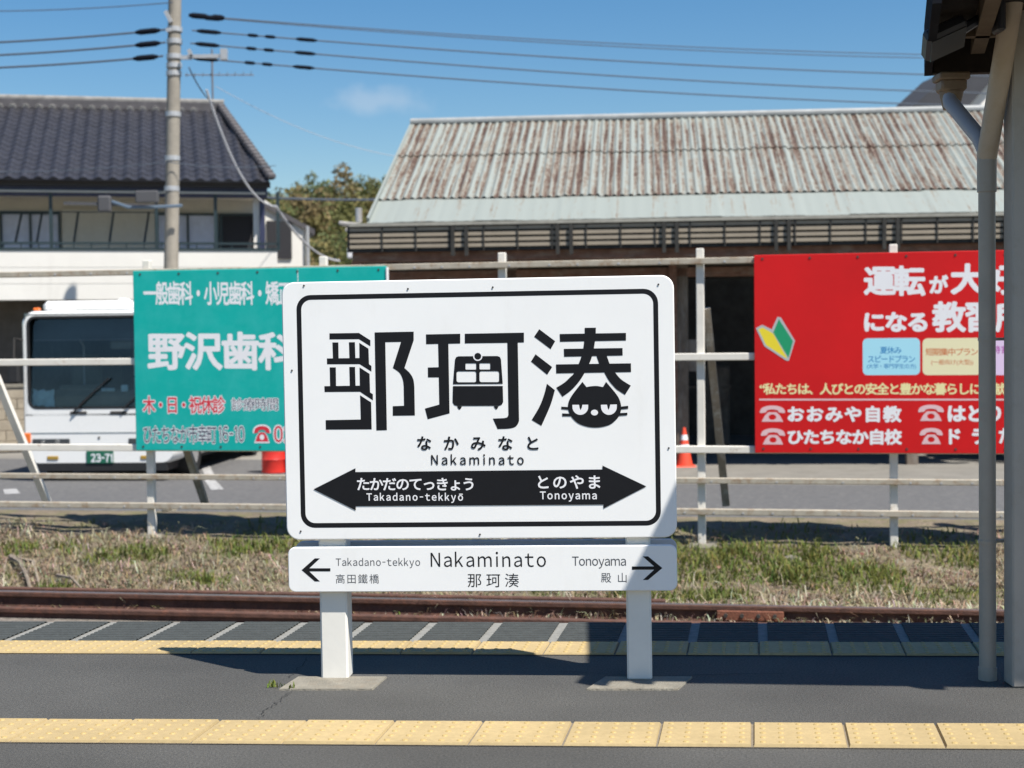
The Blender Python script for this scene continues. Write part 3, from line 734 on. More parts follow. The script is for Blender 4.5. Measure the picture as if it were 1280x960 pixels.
MB().box((-tw / 2 + tw * (379 - 171) / 316, -.0012, th / 2), (.006, .002, th - .04)).build('seam', lwhite, tpn)

rb, rpn, RF, rw, rh = billboard('billboard', 942.5, 1330, 315.5, 566, 'red driving school billboard with white lettering and a green and yellow leaf mark', red)
bw = MM(); by = MM(); bp = MM(); b1 = MB(); b2 = MB(); b3 = MB(); t1 = MM(); t2 = MM(); t3 = MB(); g1 = MB(); g2 = MB(); g3 = MB()
RF.text(bw, '運転', 1079.5, 332, 1157, 370, .036); RF.text(bw, 'が', 1161.5, 343.5, 1185.5, 367, .05); RF.text(bw, '大好き', 1188, 329, 1312, 368.5, .04)
RF.text(bw, 'になる', 1080, 390, 1159.5, 415, .05); RF.text(bw, '教習所', 1165, 376.5, 1286.5, 415.5, .036)
for mb_, xa, xb in ((b1, 1078.4, 1150), (b2, 1153.2, 1227), (b3, 1230.3, 1305)):
    p0 = RF.uv(xa, 446); p1 = RF.uv(xb, 446); tt = RF.uv((xa + xb) / 2, 422.6)[1]; bb_ = RF.uv((xa + xb) / 2, 468.8)[1]
    RF.raw(mb_, rrect(p0[0], bb_, p1[0], tt, .045, 5))
RF.text(t1, '夏休み', 1100, 433.3, 1127, 442.2, .012); RF.text(t1, 'スピードプラン', 1084.8, 444.2, 1143.8, 453, .012); RF.text(t1, '(大学・専門学生の方)', 1083.5, 454.6, 1145, 461.8, .006)
RF.text(t2, '短期集中プラン', 1157, 435, 1222.5, 444.6, .012); RF.text(t2, '(一般向け(大型))', 1164, 449.2, 1216.5, 457, .006)
RF.text(t3, '特割プラン', 1240, 432, 1297, 442, .012)
RF.text(by, '“私たちは、人びとの安全と豊かな暮らしに貢献', 949.5, 478.5, 1256.5, 493.6, .03)
p0 = RF.uv(949, 499.5); p1 = RF.uv(1322, 499.5); RF.raw(bp.new(), [(p0[0], p0[1] - .008), (p1[0], p1[1] - .008), (p1[0], p1[1] + .008), (p0[0], p0[1] + .008)])
RF.text(bw, 'おおみや自教', 984.5, 507.3, 1127, 528, .045); RF.text(bw, 'はとり', 1184.5, 506.5, 1251.5, 527.5, .045)
RF.text(bw, 'ひたちなか自校', 984.5, 536.2, 1127.5, 556, .045); RF.text(bw, 'ド', 1186, 536, 1200.5, 555.5, .045); RF.text(bw, 'ラ', 1215, 536, 1232, 555.5, .045); RF.text(bw, 'た', 1248.5, 535, 1266, 554.5, .045)
for q in ((949.5, 507, 981.5, 527.5), (951, 535.5, 981.5, 556), (1147.5, 506, 1180, 526.5), (1149.5, 535, 1178.5, 555.5)): phone(RF, bp, *q)
# open leaf-shaped beginner's mark
zk = Z(840, 260, 440 / 1242)
RF.poly(g3, zk([(296, 424), (318, 412), (352, 428), (372, 384), (384, 386), (434, 468), (412, 540), (402, 538), (326, 488)]))
RF.poly(g2, zk([(305, 428), (320, 422), (357, 443), (408, 533), (332, 484)])); RF.poly(g1, zk([(357, 440), (377, 392), (427, 470), (411, 529)]))
for n_, mb_, mt_ in (('white_lettering', bw, lwhite), ('cream_lettering', by, lyel), ('pink_mark', bp, pinkw), ('blue_panel', b1, pblue), ('cream_panel', b2, pyel), ('lilac_panel', b3, plil),
                     ('blue_lettering', t1, tblue), ('orange_lettering', t2, torg), ('purple_lettering', t3, tpur), ('mark_edge', g3, lsilver), ('yellow_leaf', g2, lyell), ('green_leaf', g1, lgreen)):
    mb_.build(n_, mt_, rpn, recalc=False)

# ------------------------------------------------------------------ bus
BT = R(3.5); BU = Vector((math.cos(BT), -math.sin(BT), 0))
bc_ = GZ(125, 603, -.70); bus = empty('bus', bc_, BU)
tag(bus, 'white front-facing bus with a dark windscreen and green number plate, parked behind the teal billboard', 'bus')
BF = Face(bus, 0.)
hw = 1.14; TOPZ = 2.53; BOT = .27; LEN = 7.2
def slice_(y, i):
    return [(x, y, z) for x, z in rrect(-hw + i, BOT + i, hw - i, TOPZ - i, .2, 7)]
out0 = rrect(-hw + .035, BOT + .02, hw - .035, TOPZ - .035, .18, 7)
ws = rrect(-hw + .085, 1.09, hw - .085, TOPZ - .075, .13, 6)
b = MB(); b.prism([out0, ws], 0, None)
n = len(out0); k = len(b.v)
for y, i in ((0, None), (.05, 0.), (LEN, 0.), (LEN + .05, .05)):
    b.v += [Vector((x, y, z)) for x, z in (out0 if i is None else rrect(-hw + i, BOT + i, hw - i, TOPZ - i, .2, 7))]
for l in range(3): b.f += [(k + l * n + h, k + l * n + (h + 1) % n, k + (l + 1) * n + (h + 1) % n, k + (l + 1) * n + h) for h in range(n)]
b.f.append(tuple(k + 3 * n + h for h in range(n)))
body = b.build('body', busw, bus, smooth=True); MW[body.name] = MW[bus.name]
wsb = MB().prism([rrect(-hw + .085, 1.09, hw - .085, TOPZ - .075, .13, 6)], .012, None)
for v in wsb.v: v.y = .006 + .075 * (v.z - 1.09)      # raked back
wsb.build('windscreen', wscreen, bus, recalc=False)
fr_ = MB().prism([rrect(-hw + .08, 1.085, hw - .08, TOPZ - .07, .135, 6), rrect(-hw + .115, 1.115, hw - .115, TOPZ - .105, .1, 6)], -.004, .03).build('windscreen_seal', black, bus)
MB().box((0, .24, 2.28), (2.05, .02, .34)).build('sun_visor_band', mk('visor_dark', (.026, .027, .036), .5, var=.2, vs=3), bus)
MB().box((0, .225, 2.1), (2.06, .01, .014)).build('band_trim', mk('visor_trim', (.2, .17, .18), .5), bus)
# cabin
cb = MB().box((0, 3.4, 1.75), (2.2, .03, 1.5)); cb.box((-1.08, 1.7, 1.75), (.02, 3.4, 1.5)); cb.box((1.08, 1.7, 1.75), (.02, 3.4, 1.5)); cb.box((0, 1.7, 1.0), (2.2, 3.4, .03)); cb.box((0, 1.7, 2.48), (2.1, 3.4, .02))
cb.build('cabin', interior, bus)
MB().box((-.1, .4, 1.2), (1.7, .55, .3), bev=.08).box((-.35, .42, 1.36), (.7, .4, .14), bev=.05).build('dashboard', dash, bus)
sw = MB(); sw.tube([(.5 + .2 * math.cos(R(t)), .55 + .09 * math.sin(R(t)), 1.42 + .17 * math.sin(R(t))) for t in range(0, 361, 20)], .014, 6); sw.build('steering_wheel', black, bus)
st = MM()
for x in (-.62, .5):
    for y in (1.3, 2.3): st.box((x, y, 1.5), (.5, .12, .75), bev=.08)
st.build('seat', dash, bus)
MB().box((.5, 1.05, 1.45), (.46, .14, .8), bev=.06).box((.5, 1.02, 1.95), (.26, .1, .2), bev=.04).build('driver_seat', mk('seat_cloth', (.1, .1, .11), .9, var=.2, vs=9), bus)
rl = MM().tube([(.27, .9, 1.1), (.27, .9, 2.4)], .015, 6).tube([(-.55, 1.0, 1.3), (-.55, 1.0, 2.0), (-.75, 1.0, 2.35)], .015, 6); rl.build('grab_rail', galv, bus)
MB().box((.25, .35, 2.02), (.34, .05, .13), bev=.03).build('rear_view_mirror', dash, bus)
for x, w_, h_ in ((-.86, .32, .24), (.74, .44, .34)):
    c = MB(); nx, nz = 8, 5
    c.v = [Vector((x - w_ / 2 + w_ * i / nx, .1 + rnd.uniform(-.02, .02), 1.13 + h_ * j / nz + rnd.uniform(-.02, .02))) for j in range(nz + 1) for i in range(nx + 1)]
    c.f = [(j * (nx + 1) + i, j * (nx + 1) + i + 1, (j + 1) * (nx + 1) + i + 1, (j + 1) * (nx + 1) + i) for j in range(nz) for i in range(nx)]
    c.build('cloth', cloth, bus, smooth=True)
MM().box((.35, .15, 1.38), (.1, .06, .1), bev=.01).box((.1, .15, 1.36), (.2, .06, .05), bev=.01).build('dashboard_tray', cloth, bus)
for pa in (((-.38, -.03, 1.03), (-.03, -.035, 1.36)), ((1.0, -.03, 1.0), (.62, -.035, 1.3))):
    w_ = MB().bar(pa[0], pa[1], .03, .02).bar(Vector(pa[1]) + Vector((-.25, 0, -.22)), Vector(pa[1]) + Vector((.2, 0, .17)), .022, .02); w_.build('wiper', black, bus)
MB().box((-.02, -.003, .735), (2.2, .006, .014)).build('front_seam', mk('seam_grey', (.3, .33, .33), .5), bus)
for s in (-1, 1):
    h_ = MB().box((s * .72, -.004, .6), (.56, .02, .095), bev=.008).build('headlight', lampdark, bus); MW[h_.name] = MW[bus.name]
    MM().tube([(s * .62, -.02, .6), (s * .62, -.012, .6)], [.038, .042], 16).tube([(s * .84, -.02, .6), (s * .84, -.012, .6)], [.03, .034], 16).build('reflector', chrome, h_)
    MB().box((s * 1.075, -.006, .66), (.1, .03, .15), bev=.01).build('marker_lamp', orange, bus)
    MB().box((s * .7, -.006, .365), (.17, .014, .055), bev=.01).build('fog_lamp', fogy, bus)
    MB().box((s * .3, -.006, 1.03), (.25, .012, .04), bev=.005).build('vent_slot', boltm, bus)
    MB().box((s * .95, .15, 2.56), (.09, .1, .045), bev=.015).build('roof_lamp', orange, bus)
    ma = MB().tube([(s * 1.12, .05, 2.1), (s * 1.2, -.12, 2.14), (s * 1.2, -.15, 1.75)], .013, 6).build('mirror_arm', boltm, bus); MW[ma.name] = MW[bus.name]
    MB().box((s * 1.2, -.15, 1.62), (.17, .09, .3), bev=.03).build('mirror', black, ma)
    for y in (1.1, 5.2):
        wl = MB().tube([(s * (hw - .02), y, .38), (s * (hw - .28), y, .38)], .38, 20).build('wheel', black, bus); MW[wl.name] = MW[bus.name]
        MB().tube([(s * (hw - .012), y, .38), (s * (hw - .03), y, .38)], .2, 16).build('rim', galv, wl)
    MB().box((s * (hw + .001), 3.7, 1.75), (.008, 6.0, .8), bev=.002).build('side_window', mk('bus_side_glass', (.02, .025, .03), .08), bus)
MB().box((0, -.004, .04 + .62 - .0), (0.03, .01, .03)).build('badge', boltm, bus)
MB().box((-.02, .3, .23), (2.05, .6, .12)).box((0, 3.5, .26), (2.0, 6.8, .06)).build('underside', black, bus)
MM().box((-.25, 1.3, 2.6), (1.4, 1.9, .17), bev=.06).box((-.62, .5, 2.57), (.4, .3, .12), bev=.04).box((.13, .9, 2.66), (.12, .25, .13), bev=.02).build('roof_unit', busw, bus)
MB().box((.75, 1.6, 2.58), (.5, 2.2, .08), bev=.02).build('roof_hatch', lampdark, bus)
p0 = BF.uv(108.4, 571); p1 = BF.uv(142, 571); zt_ = BF.uv(125, 563.6)[1]; zb_ = BF.uv(125, 579)[1]
pl_ = MB().box(((p0[0] + p1[0]) / 2, -.01, (zt_ + zb_) / 2), (p1[0] - p0[0], .012, zt_ - zb_), bev=.003).build('number_plate', plateg, bus); MW[pl_.name] = MW[bus.name]
BF.y = -.017; t = MB(); BF.text(t, '23-71', 113.5, 567, 140.5, 577.8, .03); t.build('plate_lettering', lwhite, pl_, recalc=False)

# ------------------------------------------------------------------ drums, cone, worn paint
def drum_at(px, py, label):
    o = empty('oil_drum', GZ(px, py, -.70)); tag(o, label, 'drum', 'red drums by the yard')
    MB().lathe([(0, 0), (.17, 0), (.18, .01), (.178, .2), (.186, .215), (.178, .23), (.18, .45), (.188, .465), (.18, .48), (.18, .62), (.185, .635), (.17, .64), (.165, .62), (0, .615)], (0, 0, 0), 24).build('barrel', drum, o, smooth=True)
    return o
drum_at(342, 591, 'red drum on the tarmac below the teal billboard, left one of the pair')
drum_at(361, 590, 'red drum standing right of another, half hidden by the station name board')
o = empty('traffic_cone', GZ(855.5, 584, -.70)); tag(o, 'orange traffic cone with white bands on the yard, right of the station name board', 'traffic cone')
MB().box((0, 0, .015), (.34, .34, .03), bev=.012).build('base', conem, o)
prof = [(.13, .03), (.022, .62), (0, .625)]
MB().lathe(prof, (0, 0, 0), 20).build('cone_body', conem, o, smooth=True)
for za, zb in ((.25, .36), (.43, .51)):
    ra = .13 - (za - .03) * .108 / .59 + .003; rb_ = .13 - (zb - .03) * .108 / .59 + .003
    MB().lathe([(ra, za), (rb_, zb)], (0, 0, 0), 20).build('band', lwhite, o, smooth=True)
def patch(pts, mat, n='road_marking'):
    b = MB(); k = [];
    for px, py in pts:
        p = GZ(px, py, -.6)
        for _ in range(4):
            d = p - TO; v = d.dot(TV); p = GZ(px, py, gz(v))
        q = p + Vector((0, 0, .004)); b.v.append(q)
    b.f = [tuple(range(len(pts)))]
    tag(b.build(n, mat, recalc=False), kind='structure')
patch([(250, 583), (262, 582), (268, 594), (258, 597)], paint); patch([(257, 589), (262, 588.5), (271, 594), (262, 595)], painto) if False else None
patch([(254, 598), (266, 597), (280, 612), (264, 613)], paint); patch([(258, 588.5), (264, 588), (270, 596), (262, 596.5)], painto) if False else None
patch([(4, 612), (20, 611), (26, 617), (6, 618)], paint)

# ------------------------------------------------------------------ utility pole and wires
pb_ = G(213, 400, 29); pt_ = G(219, -30, 29)
base = Vector((pb_.x - .05, 29, -.70)); pole = empty('utility_pole', base)
tag(pole, 'tall weathered concrete utility pole in front of the tiled house', 'utility pole')
ptop_ = pt_ + (pt_ - pb_) * .12
MB().tube([base - pole.location, Vector((pb_.x, 29, pb_.z)) - base, ptop_ - base], [.155, .14, .118], 18).build('shaft', polec, pole, smooth=True)
def pxp(px, py, Y=28.85): return G(px, py, Y)
for py in (37, 52, 71, 82, 92, 143, 198, 236):
    c = G(213 + 6 * (335 - py) / 335, py, 29) - base
    MB().tube([c - Vector((0, 0, .045)), c + Vector((0, 0, .045))], [.146, .146], 16).build('band', galv, pole)
cz = MM(); 
for pa, pc in (((234, 71), (282, 70)), ((236, 62), (240, 72)), ((226, 72), (240, 72)), ((214, 28), (207, 14)), ((208, 38), (214, 37))):
    cz.bar(pxp(*pa) - base, pxp(*pc) - base, .07, .07)
cz.box(pxp(280, 68) - base, (.12, .12, .2)); cz.build('cross_arm', galv, pole)
tb_ = MM().box(pxp(184, 246, 28.4) - base, (.42, .16, .22), bev=.02).bar(pxp(80, 254, 28.5) - base, pxp(130, 255, 28.5) - base, .06, .06).bar(pxp(130, 255, 28.5) - base, pxp(205, 258, 28.7) - base, .06, .06).box(pxp(131, 255, 28.5) - base, (.25, .15, .3), bev=.03)
tb_.build('cable_closure', mk('closure_grey', (.07, .07, .075), .6), pole)
MB().tube([pxp(140, 252, 28.5) - base, pxp(160, 259, 28.5) - base, pxp(190, 259, 28.6) - base, pxp(228, 257, 28.7) - base], .03, 6).build('cable_bracket', mk('cable_blue', (.09, .13, .18), .5), pole)
def wire(p0, p1, sag, rad, label, mat, covers=(), name='power_line'):
    mid = (p0 + p1) / 2; o = empty(name, mid); MW[o.name] = Matrix.Translation(mid)
    tag(o, label, 'cable' if name != 'power_line' else 'power line', 'overhead lines')
    pt = lambda t: p0.lerp(p1, t) - Vector((0, 0, sag * 4 * t * (1 - t)))
    MB().tube([pt(i / 24) - mid for i in range(25)], rad, 6).build('conductor', mat, o, smooth=True)
    for ta, tb2, rr_ in covers:
        MB().tube([pt(ta) - mid, pt(ta * .8 + tb2 * .2) - mid, pt(ta * .2 + tb2 * .8) - mid, pt(tb2) - mid], [rr_ * .5, rr_, rr_, rr_ * .5], 8).build('insulator', insul, o, smooth=True)
    return o
A = lambda px, py: G(px, py, 28.8); Bq = lambda px, py: G(px, py, 37)
wire(A(236, 19), Bq(1330, 70), .18, .011, 'uppermost overhead wire running right from the pole', wirem, ((0, .018, .055), (.02, .032, .055)))
wire(A(236, 20), Bq(1330, 74), .2, .011, 'second overhead wire from the top right of the pole, close under the uppermost', wirem, ((.012, .03, .05),))
for (pa, pb2, lb) in (((240, 38), (1330, 97), 'third overhead wire from the top right of the pole, with black insulators'), ((238, 54), (1330, 119), 'fourth overhead wire from the top on the right, just above the lowest'), ((236, 72), (1330, 135), 'lowest heavy overhead wire right of the pole, level with the white cross arm')):
    wire(A(*pa), Bq(*pb2), .16, .015, lb, wirem, ((.004, .026, .042), (.05, .06, .034), (.066, .076, .034), (.095, .115, .038)))
for (pa, pb2, lb) in (((207, 37), (-120, 57), 'top one of three overhead wires on the left of the pole'), ((207, 53), (-120, 73), 'middle one of three overhead wires on the left of the pole'), ((204, 70), (-120, 88), 'bottom one of three overhead wires on the left of the pole')):
    wire(A(*pa), G(pb2[0], pb2[1], 29), .05, .02, lb, wirem, ((.02, .115, .055),))
wire(A(236, 84), G(268, 130, 30.5), .1, .012, 'short slack wire from the pole towards the roof aerial', wirem, name='service_wire')
wire(A(258, 112), G(345, 258, 31), .55, .022, 'thick pale service cable hanging in front of the tiled roof', wirew, name='service_wire')
wire(G(345, 258, 31), G(424, 326, 34), .25, .025, 'pale service cable sloping past the end wall of the house', wirew, name='service_wire')
wire(G(-60, 214, 29), A(213, 202), .08, .007, 'thin wire crossing the tiled roof at left of the pole', wirem, name='service_wire')
wire(A(213, 203), G(345, 207, 29), .06, .007, 'thin wire crossing the tiled roof at right of the pole', wirem, name='service_wire')
wire(A(270, 108), G(540, 200, 36), .3, .006, 'very thin wire falling across the blue sky between roofs', wirew, name='service_wire')
wire(G(300, 245, 40), G(500, 249, 40), .05, .03, 'dark cable crossing in front of the wooded hill', wirem, name='service_wire')
wire(G(-60, 14, 29), A(216, 3), .05, .01, 'faint thin wire at the very top left of the sky', wirem, name='service_wire')

# ------------------------------------------------------------------ tiled house on the left
HU = Vector((math.cos(R(13)), math.sin(R(13)), 0))
ho = G(200, 400, 32); ho.z = -.7
house = empty('house', ho, HU); tag(house, 'two storey house with a dark blue tiled roof, glazed upper balcony and white parapet', 'house')
HF = Face(house)                                  # local y=0 is the parapet plane; +y goes back
HF.y = 0.
xr = HF.uv(347, 345)[0]; xl = HF.uv(-170, 345)[0]; zp1 = HF.uv(200, 313)[1]; zp0 = HF.uv(200, 374)[1]
MB().box(((xl + xr) / 2, .06, (zp0 + zp1) / 2), (xr - xl, .12, zp1 - zp0)).build('parapet', hwhite, house)
MB().box(((xl + xr) / 2, .06, zp1 + .025), (xr - xl + .02, .16, .05)).build('parapet_cap', dkgreen, house)
sb = MM()
for z in (.33, .66): sb.box(((xl + xr) / 2, -.0015, zp0 + (zp1 - zp0) * z), (xr - xl, .004, .008))
sb.build('siding_joint', mk('joint_grey', (.5, .48, .44), .8), house)
MB().box(((xl + xr) / 2, .8, zp1 - .5), (xr - xl, 1.4, .12)).build('balcony_floor', hwall, house)
WY = 1.5                                          # wall plane
zt = HF.uv(200, 236)[1] + .35
HW = Face(house); HW.y = WY
wx = lambda px, py=280: HW.uv(px, py)[0]
wz = lambda py, px=150: HW.uv(px, py)[1]
MB().box(((xl + wx(322)) / 2, WY + .1, (zp0 + zt) / 2), (wx(322) - xl, .2, zt - zp0)).build('wall', hwall, house)
MB().box(((xl + xr - .6) / 2, 5., 2.), (xr - .6 - xl, 6.6, 4.6)).build('rear_wall', hwall, house)
def win(px0, px1, py0, py1, mat, name='window', bars=1):
    a, c = wx(px0), wx(px1); z0_, z1_2 = wz(py1), wz(py0)
    f = MB().prism([[(a, z0_), (c, z0_), (c, z1_2), (a, z1_2)], [(a + .05, z0_ + .05), (c - .05, z0_ + .05), (c - .05, z1_2 - .05), (a + .05, z1_2 - .05)]], WY - .07, WY - .005)
    for i in range(1, bars + 1): f.box((a + (c - a) * i / (bars + 1), WY - .045, (z0_ + z1_2) / 2), (.05, .04, z1_2 - z0_ - .1))
    w_ = f.build(name, dkgreen, house); MW[w_.name] = MW[house.name]
    MB().box(((a + c) / 2, WY - .02, (z0_ + z1_2) / 2), (c - a - .1, .01, z1_2 - z0_ - .1)).build('pane', mat, w_)
win(-120, -2, 266, 330, curtain); win(0, 76, 266, 330, curtain); win(195, 274, 266, 330, curtain); win(275, 319, 266, 330, darkroom, bars=0)
sh_ = MM().box(((wx(78) + wx(193)) / 2, WY - .03, (wz(330) + wz(262)) / 2), (wx(193) - wx(78), .05, wz(262) - wz(330)))
for k in range(1, 6): sh_.box((wx(78) + (wx(193) - wx(78)) * k / 6, WY - .06, (wz(330) + wz(262)) / 2), (.012, .02, wz(262) - wz(330)))
sh_.build('shutter', hshut, house)
rl = MB(); zr = HF.uv(150, 304)[1]
rl.box(((xl + xr) / 2, .06, zr), (xr - xl, .05, .05))
for px in (64, 196, 270, 348): x = HF.uv(px, 300)[0]; rl.box((x, .06, (zp1 + HF.uv(px, 240)[1]) / 2), (.07, .07, HF.uv(px, 240)[1] - zp1))
for px in range(-40, 345, 22): x = HF.uv(px, 308)[0]; rl.box((x, .06, (zp1 + zr) / 2), (.025, .03, zr - zp1))
rl.build('railing', dkgreen, house)
pr = MM()
for px0, px1 in ((24, 17), (50, 44), (96, 91), (141, 136), (186, 180)):
    a = HF.uv(px0, 262); c = HF.uv(px1, 303); pr.bar((a[0], .6, a[1]), (c[0], .35, c[1]), .035, .035)
pr.bar((xl, .6, HF.uv(100, 262)[1]), (HF.uv(210, 262)[0], .6, HF.uv(100, 262)[1]), .025, .025)
pr.build('drying_pole', dkgreen, house)
MB().box((HF.uv(322, 280)[0], .4, (zp1 + HF.uv(322, 245)[1]) / 2), (.13, .13, HF.uv(322, 245)[1] - zp1)).build('corner_post', hwhite, house)
MB().box((HF.uv(329, 280)[0], .3, (zp1 + HF.uv(329, 236)[1]) / 2), (.11, .11, HF.uv(329, 236)[1] - zp1)).build('drainpipe', navy, house)
# fascia, soffit and gutter
HE = Face(house); HE.y = -.15
ex = HE.uv(338, 224)[0]; ez = HE.uv(150, 227)[1]
MB().box(((xl + ex) / 2, -.05, ez - .04), (ex - xl, .08, .1)).build('fascia', mk('fascia_dark', (.05, .045, .045), .7), house)
MB().box(((xl + ex - .1) / 2, .75, ez - .2), (ex - .1 - xl, 1.55, .04)).build('soffit', hwall, house)
HG = Face(house); HG.y = .1
MB().box(((xl + ex) / 2, .1, HG.uv(150, 239)[1]), (ex - xl - .1, .12, .24), bev=.03).build('gutter', navy, house)
# tiled roof: front slope with a hipped right end
HR = Face(house); HR.y = 4.6
rx, rz = HR.uv(272, 128); rz -= .2; rx0 = xl - 1
roof = MB()
pitch = .295; rows = 17; ncol = int((ex - rx0) / pitch) + 1; sub_ = 6
E0 = Vector((0, -.25, ez + .02)); Rg = Vector((0, 4.6, rz)); sv = Rg - E0
nrm = Vector((0, -sv.z, sv.y)).normalized()
for r_ in range(rows):
    t0, t1 = r_ / rows, (r_ + 1) / rows + .004
    lim0 = ex + (rx - ex) * t0; k0 = len(roof.v); cnt = 0
    xs = []
    for i in range(ncol * sub_ + 1):
        x = rx0 + i * pitch / sub_
        if x > lim0: break
        xs.append((x, i))
    for t, lift in ((t0, .018), (t1, .008)):
        for x, i in xs:
            w_ = (i % sub_) / sub_; hgt_ = .05 * max(0, math.cos(2 * math.pi * w_)) ** .7 - .012 * max(0, -math.cos(2 * math.pi * w_))
            p = E0 + sv * t + nrm * (lift + hgt_); roof.v.append(Vector((x, p.y, p.z)))
    for x, i in xs: 
        p = E0 + sv * t0 + nrm * (.0 if r_ else -.03); roof.v.append(Vector((x, p.y, p.z)))
    n = len(xs)
    roof.f += [(k0 + i, k0 + i + 1, k0 + n + i + 1, k0 + n + i) for i in range(n - 1)] + [(k0 + 2 * n + i, k0 + 2 * n + i + 1, k0 + i + 1, k0 + i) for i in range(n - 1)]
# rear slope and right hip as plain under-surfaces
k = len(roof.v); bk_ = 9.4
roof.v += [Vector((rx0, -.2, ez)), Vector((ex, -.2, ez)), Vector((rx, 4.6, rz)), Vector((rx0, 4.6, rz)), Vector((ex, bk_, ez)), Vector((rx0, bk_, ez))]
roof.f += [(k, k + 1, k + 2, k + 3), (k + 1, k + 4, k + 2), (k + 4, k + 5, k + 3, k + 2)]
rf = roof.build('roof', tiles, house, recalc=False, smooth=False); MW[rf.name] = MW[house.name]
rg = MB().box(((rx0 + rx) / 2, 4.6, rz + .06), (rx - rx0 + .2, .3, .2)).build('ridge', ridged, rf)
rg = MB().tube([(rx0, 4.6, rz + .19), (rx + .15, 4.6, rz + .19)], .085, 10).build('ridge_cap', ridge_m, rf)
hp = MM(); a = Vector((ex + .02, -.25, ez + .1)); c = Vector((rx + .05, 4.6, rz + .12))
for i in range(22): hp.box(a.lerp(c, (i + .5) / 22), (.2, .26, .14), Matrix.Rotation(math.atan2(c.y - a.y, c.x - a.x) - 1.57, 3, 'Z'), bev=.04)
hp.build('hip_tile', ridged, rf)
rt_ = MM()
for i in range(int((rx - rx0) / pitch)): rt_.tube([(rx0 + i * pitch, 4.38, rz - .06), (rx0 + i * pitch, 4.5, rz - .03)], .09, 8)
rt_.build('ridge_end_tile', ridge_m, rf)
# right-hand annex with its own lean-to roof
HA = Face(house); HA.y = 1.62
a0 = HA.uv(345, 300); a1 = HA.uv(381, 300); zA = HA.uv(360, 262)[1]
ax0, ax1 = a0[0] - .5, a1[0]
zL, zH = HA.uv(392, 287)[1], HA.uv(338, 248)[1]; xL, xH = HA.uv(393, 285)[0], HA.uv(338, 250)[0]
k_ = (zL - zH) / (xL - xH)
MB().prism([[(ax0, -.1), (ax1, -.1), (ax1, zL + k_ * (ax1 - xL) - .12), (ax0, zL + k_ * (ax0 - xL) - .12)]], 1.62, 7.5).build('annex_wall', hwhite, house)
rr_ = MB()
for y0_, y1_, th_ in ((1.55, 8, .12),):
    rr_.prism([[(xH - .3, zH - .3 * -k_ * 0 + .0), (xL, zL), (xL, zL - th_), (xH - .3, zH - th_)]], y0_, y1_)
rr_.build('annex_roof', ridged, house)
MB().box((HA.uv(349, 300)[0], 1.6, HA.uv(349, 300)[1]), (.55, .05, .85)).build('annex_window', darkroom, house)
MB().tube([(ax1 + .05, 1.55, HA.uv(380, 345)[1] - 1.2), (ax1 + .05, 1.55, HA.uv(380, 283)[1])], .045, 8).build('downpipe', galv, house)
# ground floor, recessed
MB().box(((xl + xr) / 2, 1.3, (zp0 - .1) / 2), (xr - xl, .2, zp0 + .1)).build('ground_floor_wall', mk('ground_floor_shade_tone', (.11, .095, .08), .9, var=.2, vs=4), house)  # dark brown carries the shade below the balcony in the wall colour

bwl = empty('block_wall', GZ(8, 572, -.70), HU); tag(bwl, 'low tan concrete block wall behind the left side of the bus', 'wall')
bb = MB(); 
for r_ in range(6):
    for c_ in range(9): bb.box((-3 + c_ * .41 + (.2 if r_ % 2 else 0), 1.5, .1 + r_ * .2), (.4, .15, .19), bev=.008)
bb.build('block', blockw, bwl); D.objects[bwl.children[0].name]['kind'] = 'stuff'
MB().box((-1.2, 1.5, 1.24), (4.0, .19, .07), bev=.01).build('coping', conc, bwl)

# tv aerial on the roof
ab = HR.uv(266, 127); ant = empty('tv_antenna', MW[house.name] @ Vector((ab[0], 4.6, ab[1])), HU)
tag(ant, 'slender television aerial on the right end of the tiled roof ridge', 'aerial')
MB().tube([(0, 0, -.15), (0, 0, 1.25)], .022, 8).build('mast', antm, ant)
bo = MB().tube([(-.65, 0, .62), (1.0, .2, .7)], .014, 6).build('boom', antm, ant)
el = MM()
for i in range(9): x = -.6 + i * .19; el.tube([(x, -.22, .63 + i * .01), (x, .35, .63 + i * .01)], .008, 5)
el.build('element', antm, ant)

# ------------------------------------------------------------------ shed with the rusty roof
SHT = R(5); SHU = Vector((math.cos(SHT), -math.sin(SHT), 0))
so = G(800, 420, 23); so.z = -.7
shed = empty('shed', so, SHU); tag(shed, 'open timber shed under a rusty corrugated iron roof with pale green lower sheets', 'shed')
SF = Face(shed)
el_ = SF.uv(468, 276); er = SF.uv(1330, 264); ez = SF.uv(840, 271)[1]
SRf = Face(shed); SRf.y = 4.5
rl_ = SRf.uv(510, 147); rz = SRf.uv(840, 141)[1] - .15
xe0, xe1 = (el_[0] + rl_[0]) / 2, er[0] + .4
sv = Vector((0, 4.5, rz - ez)); nrm = Vector((0, -sv.z, sv.y)).normalized()
def at_py(py):                                    # slope parameter from a row at x=840
    lo_, hi_ = 0., 1.
    for _ in range(40):
        m_ = (lo_ + hi_) / 2; Ft = Face(shed); Ft.y = 4.5 * m_
        if Ft.uv(840, py)[1] > ez + (rz - ez) * m_: lo_ = m_
        else: hi_ = m_
    return lo_
t_g = at_py(243); t_s = at_py(190)
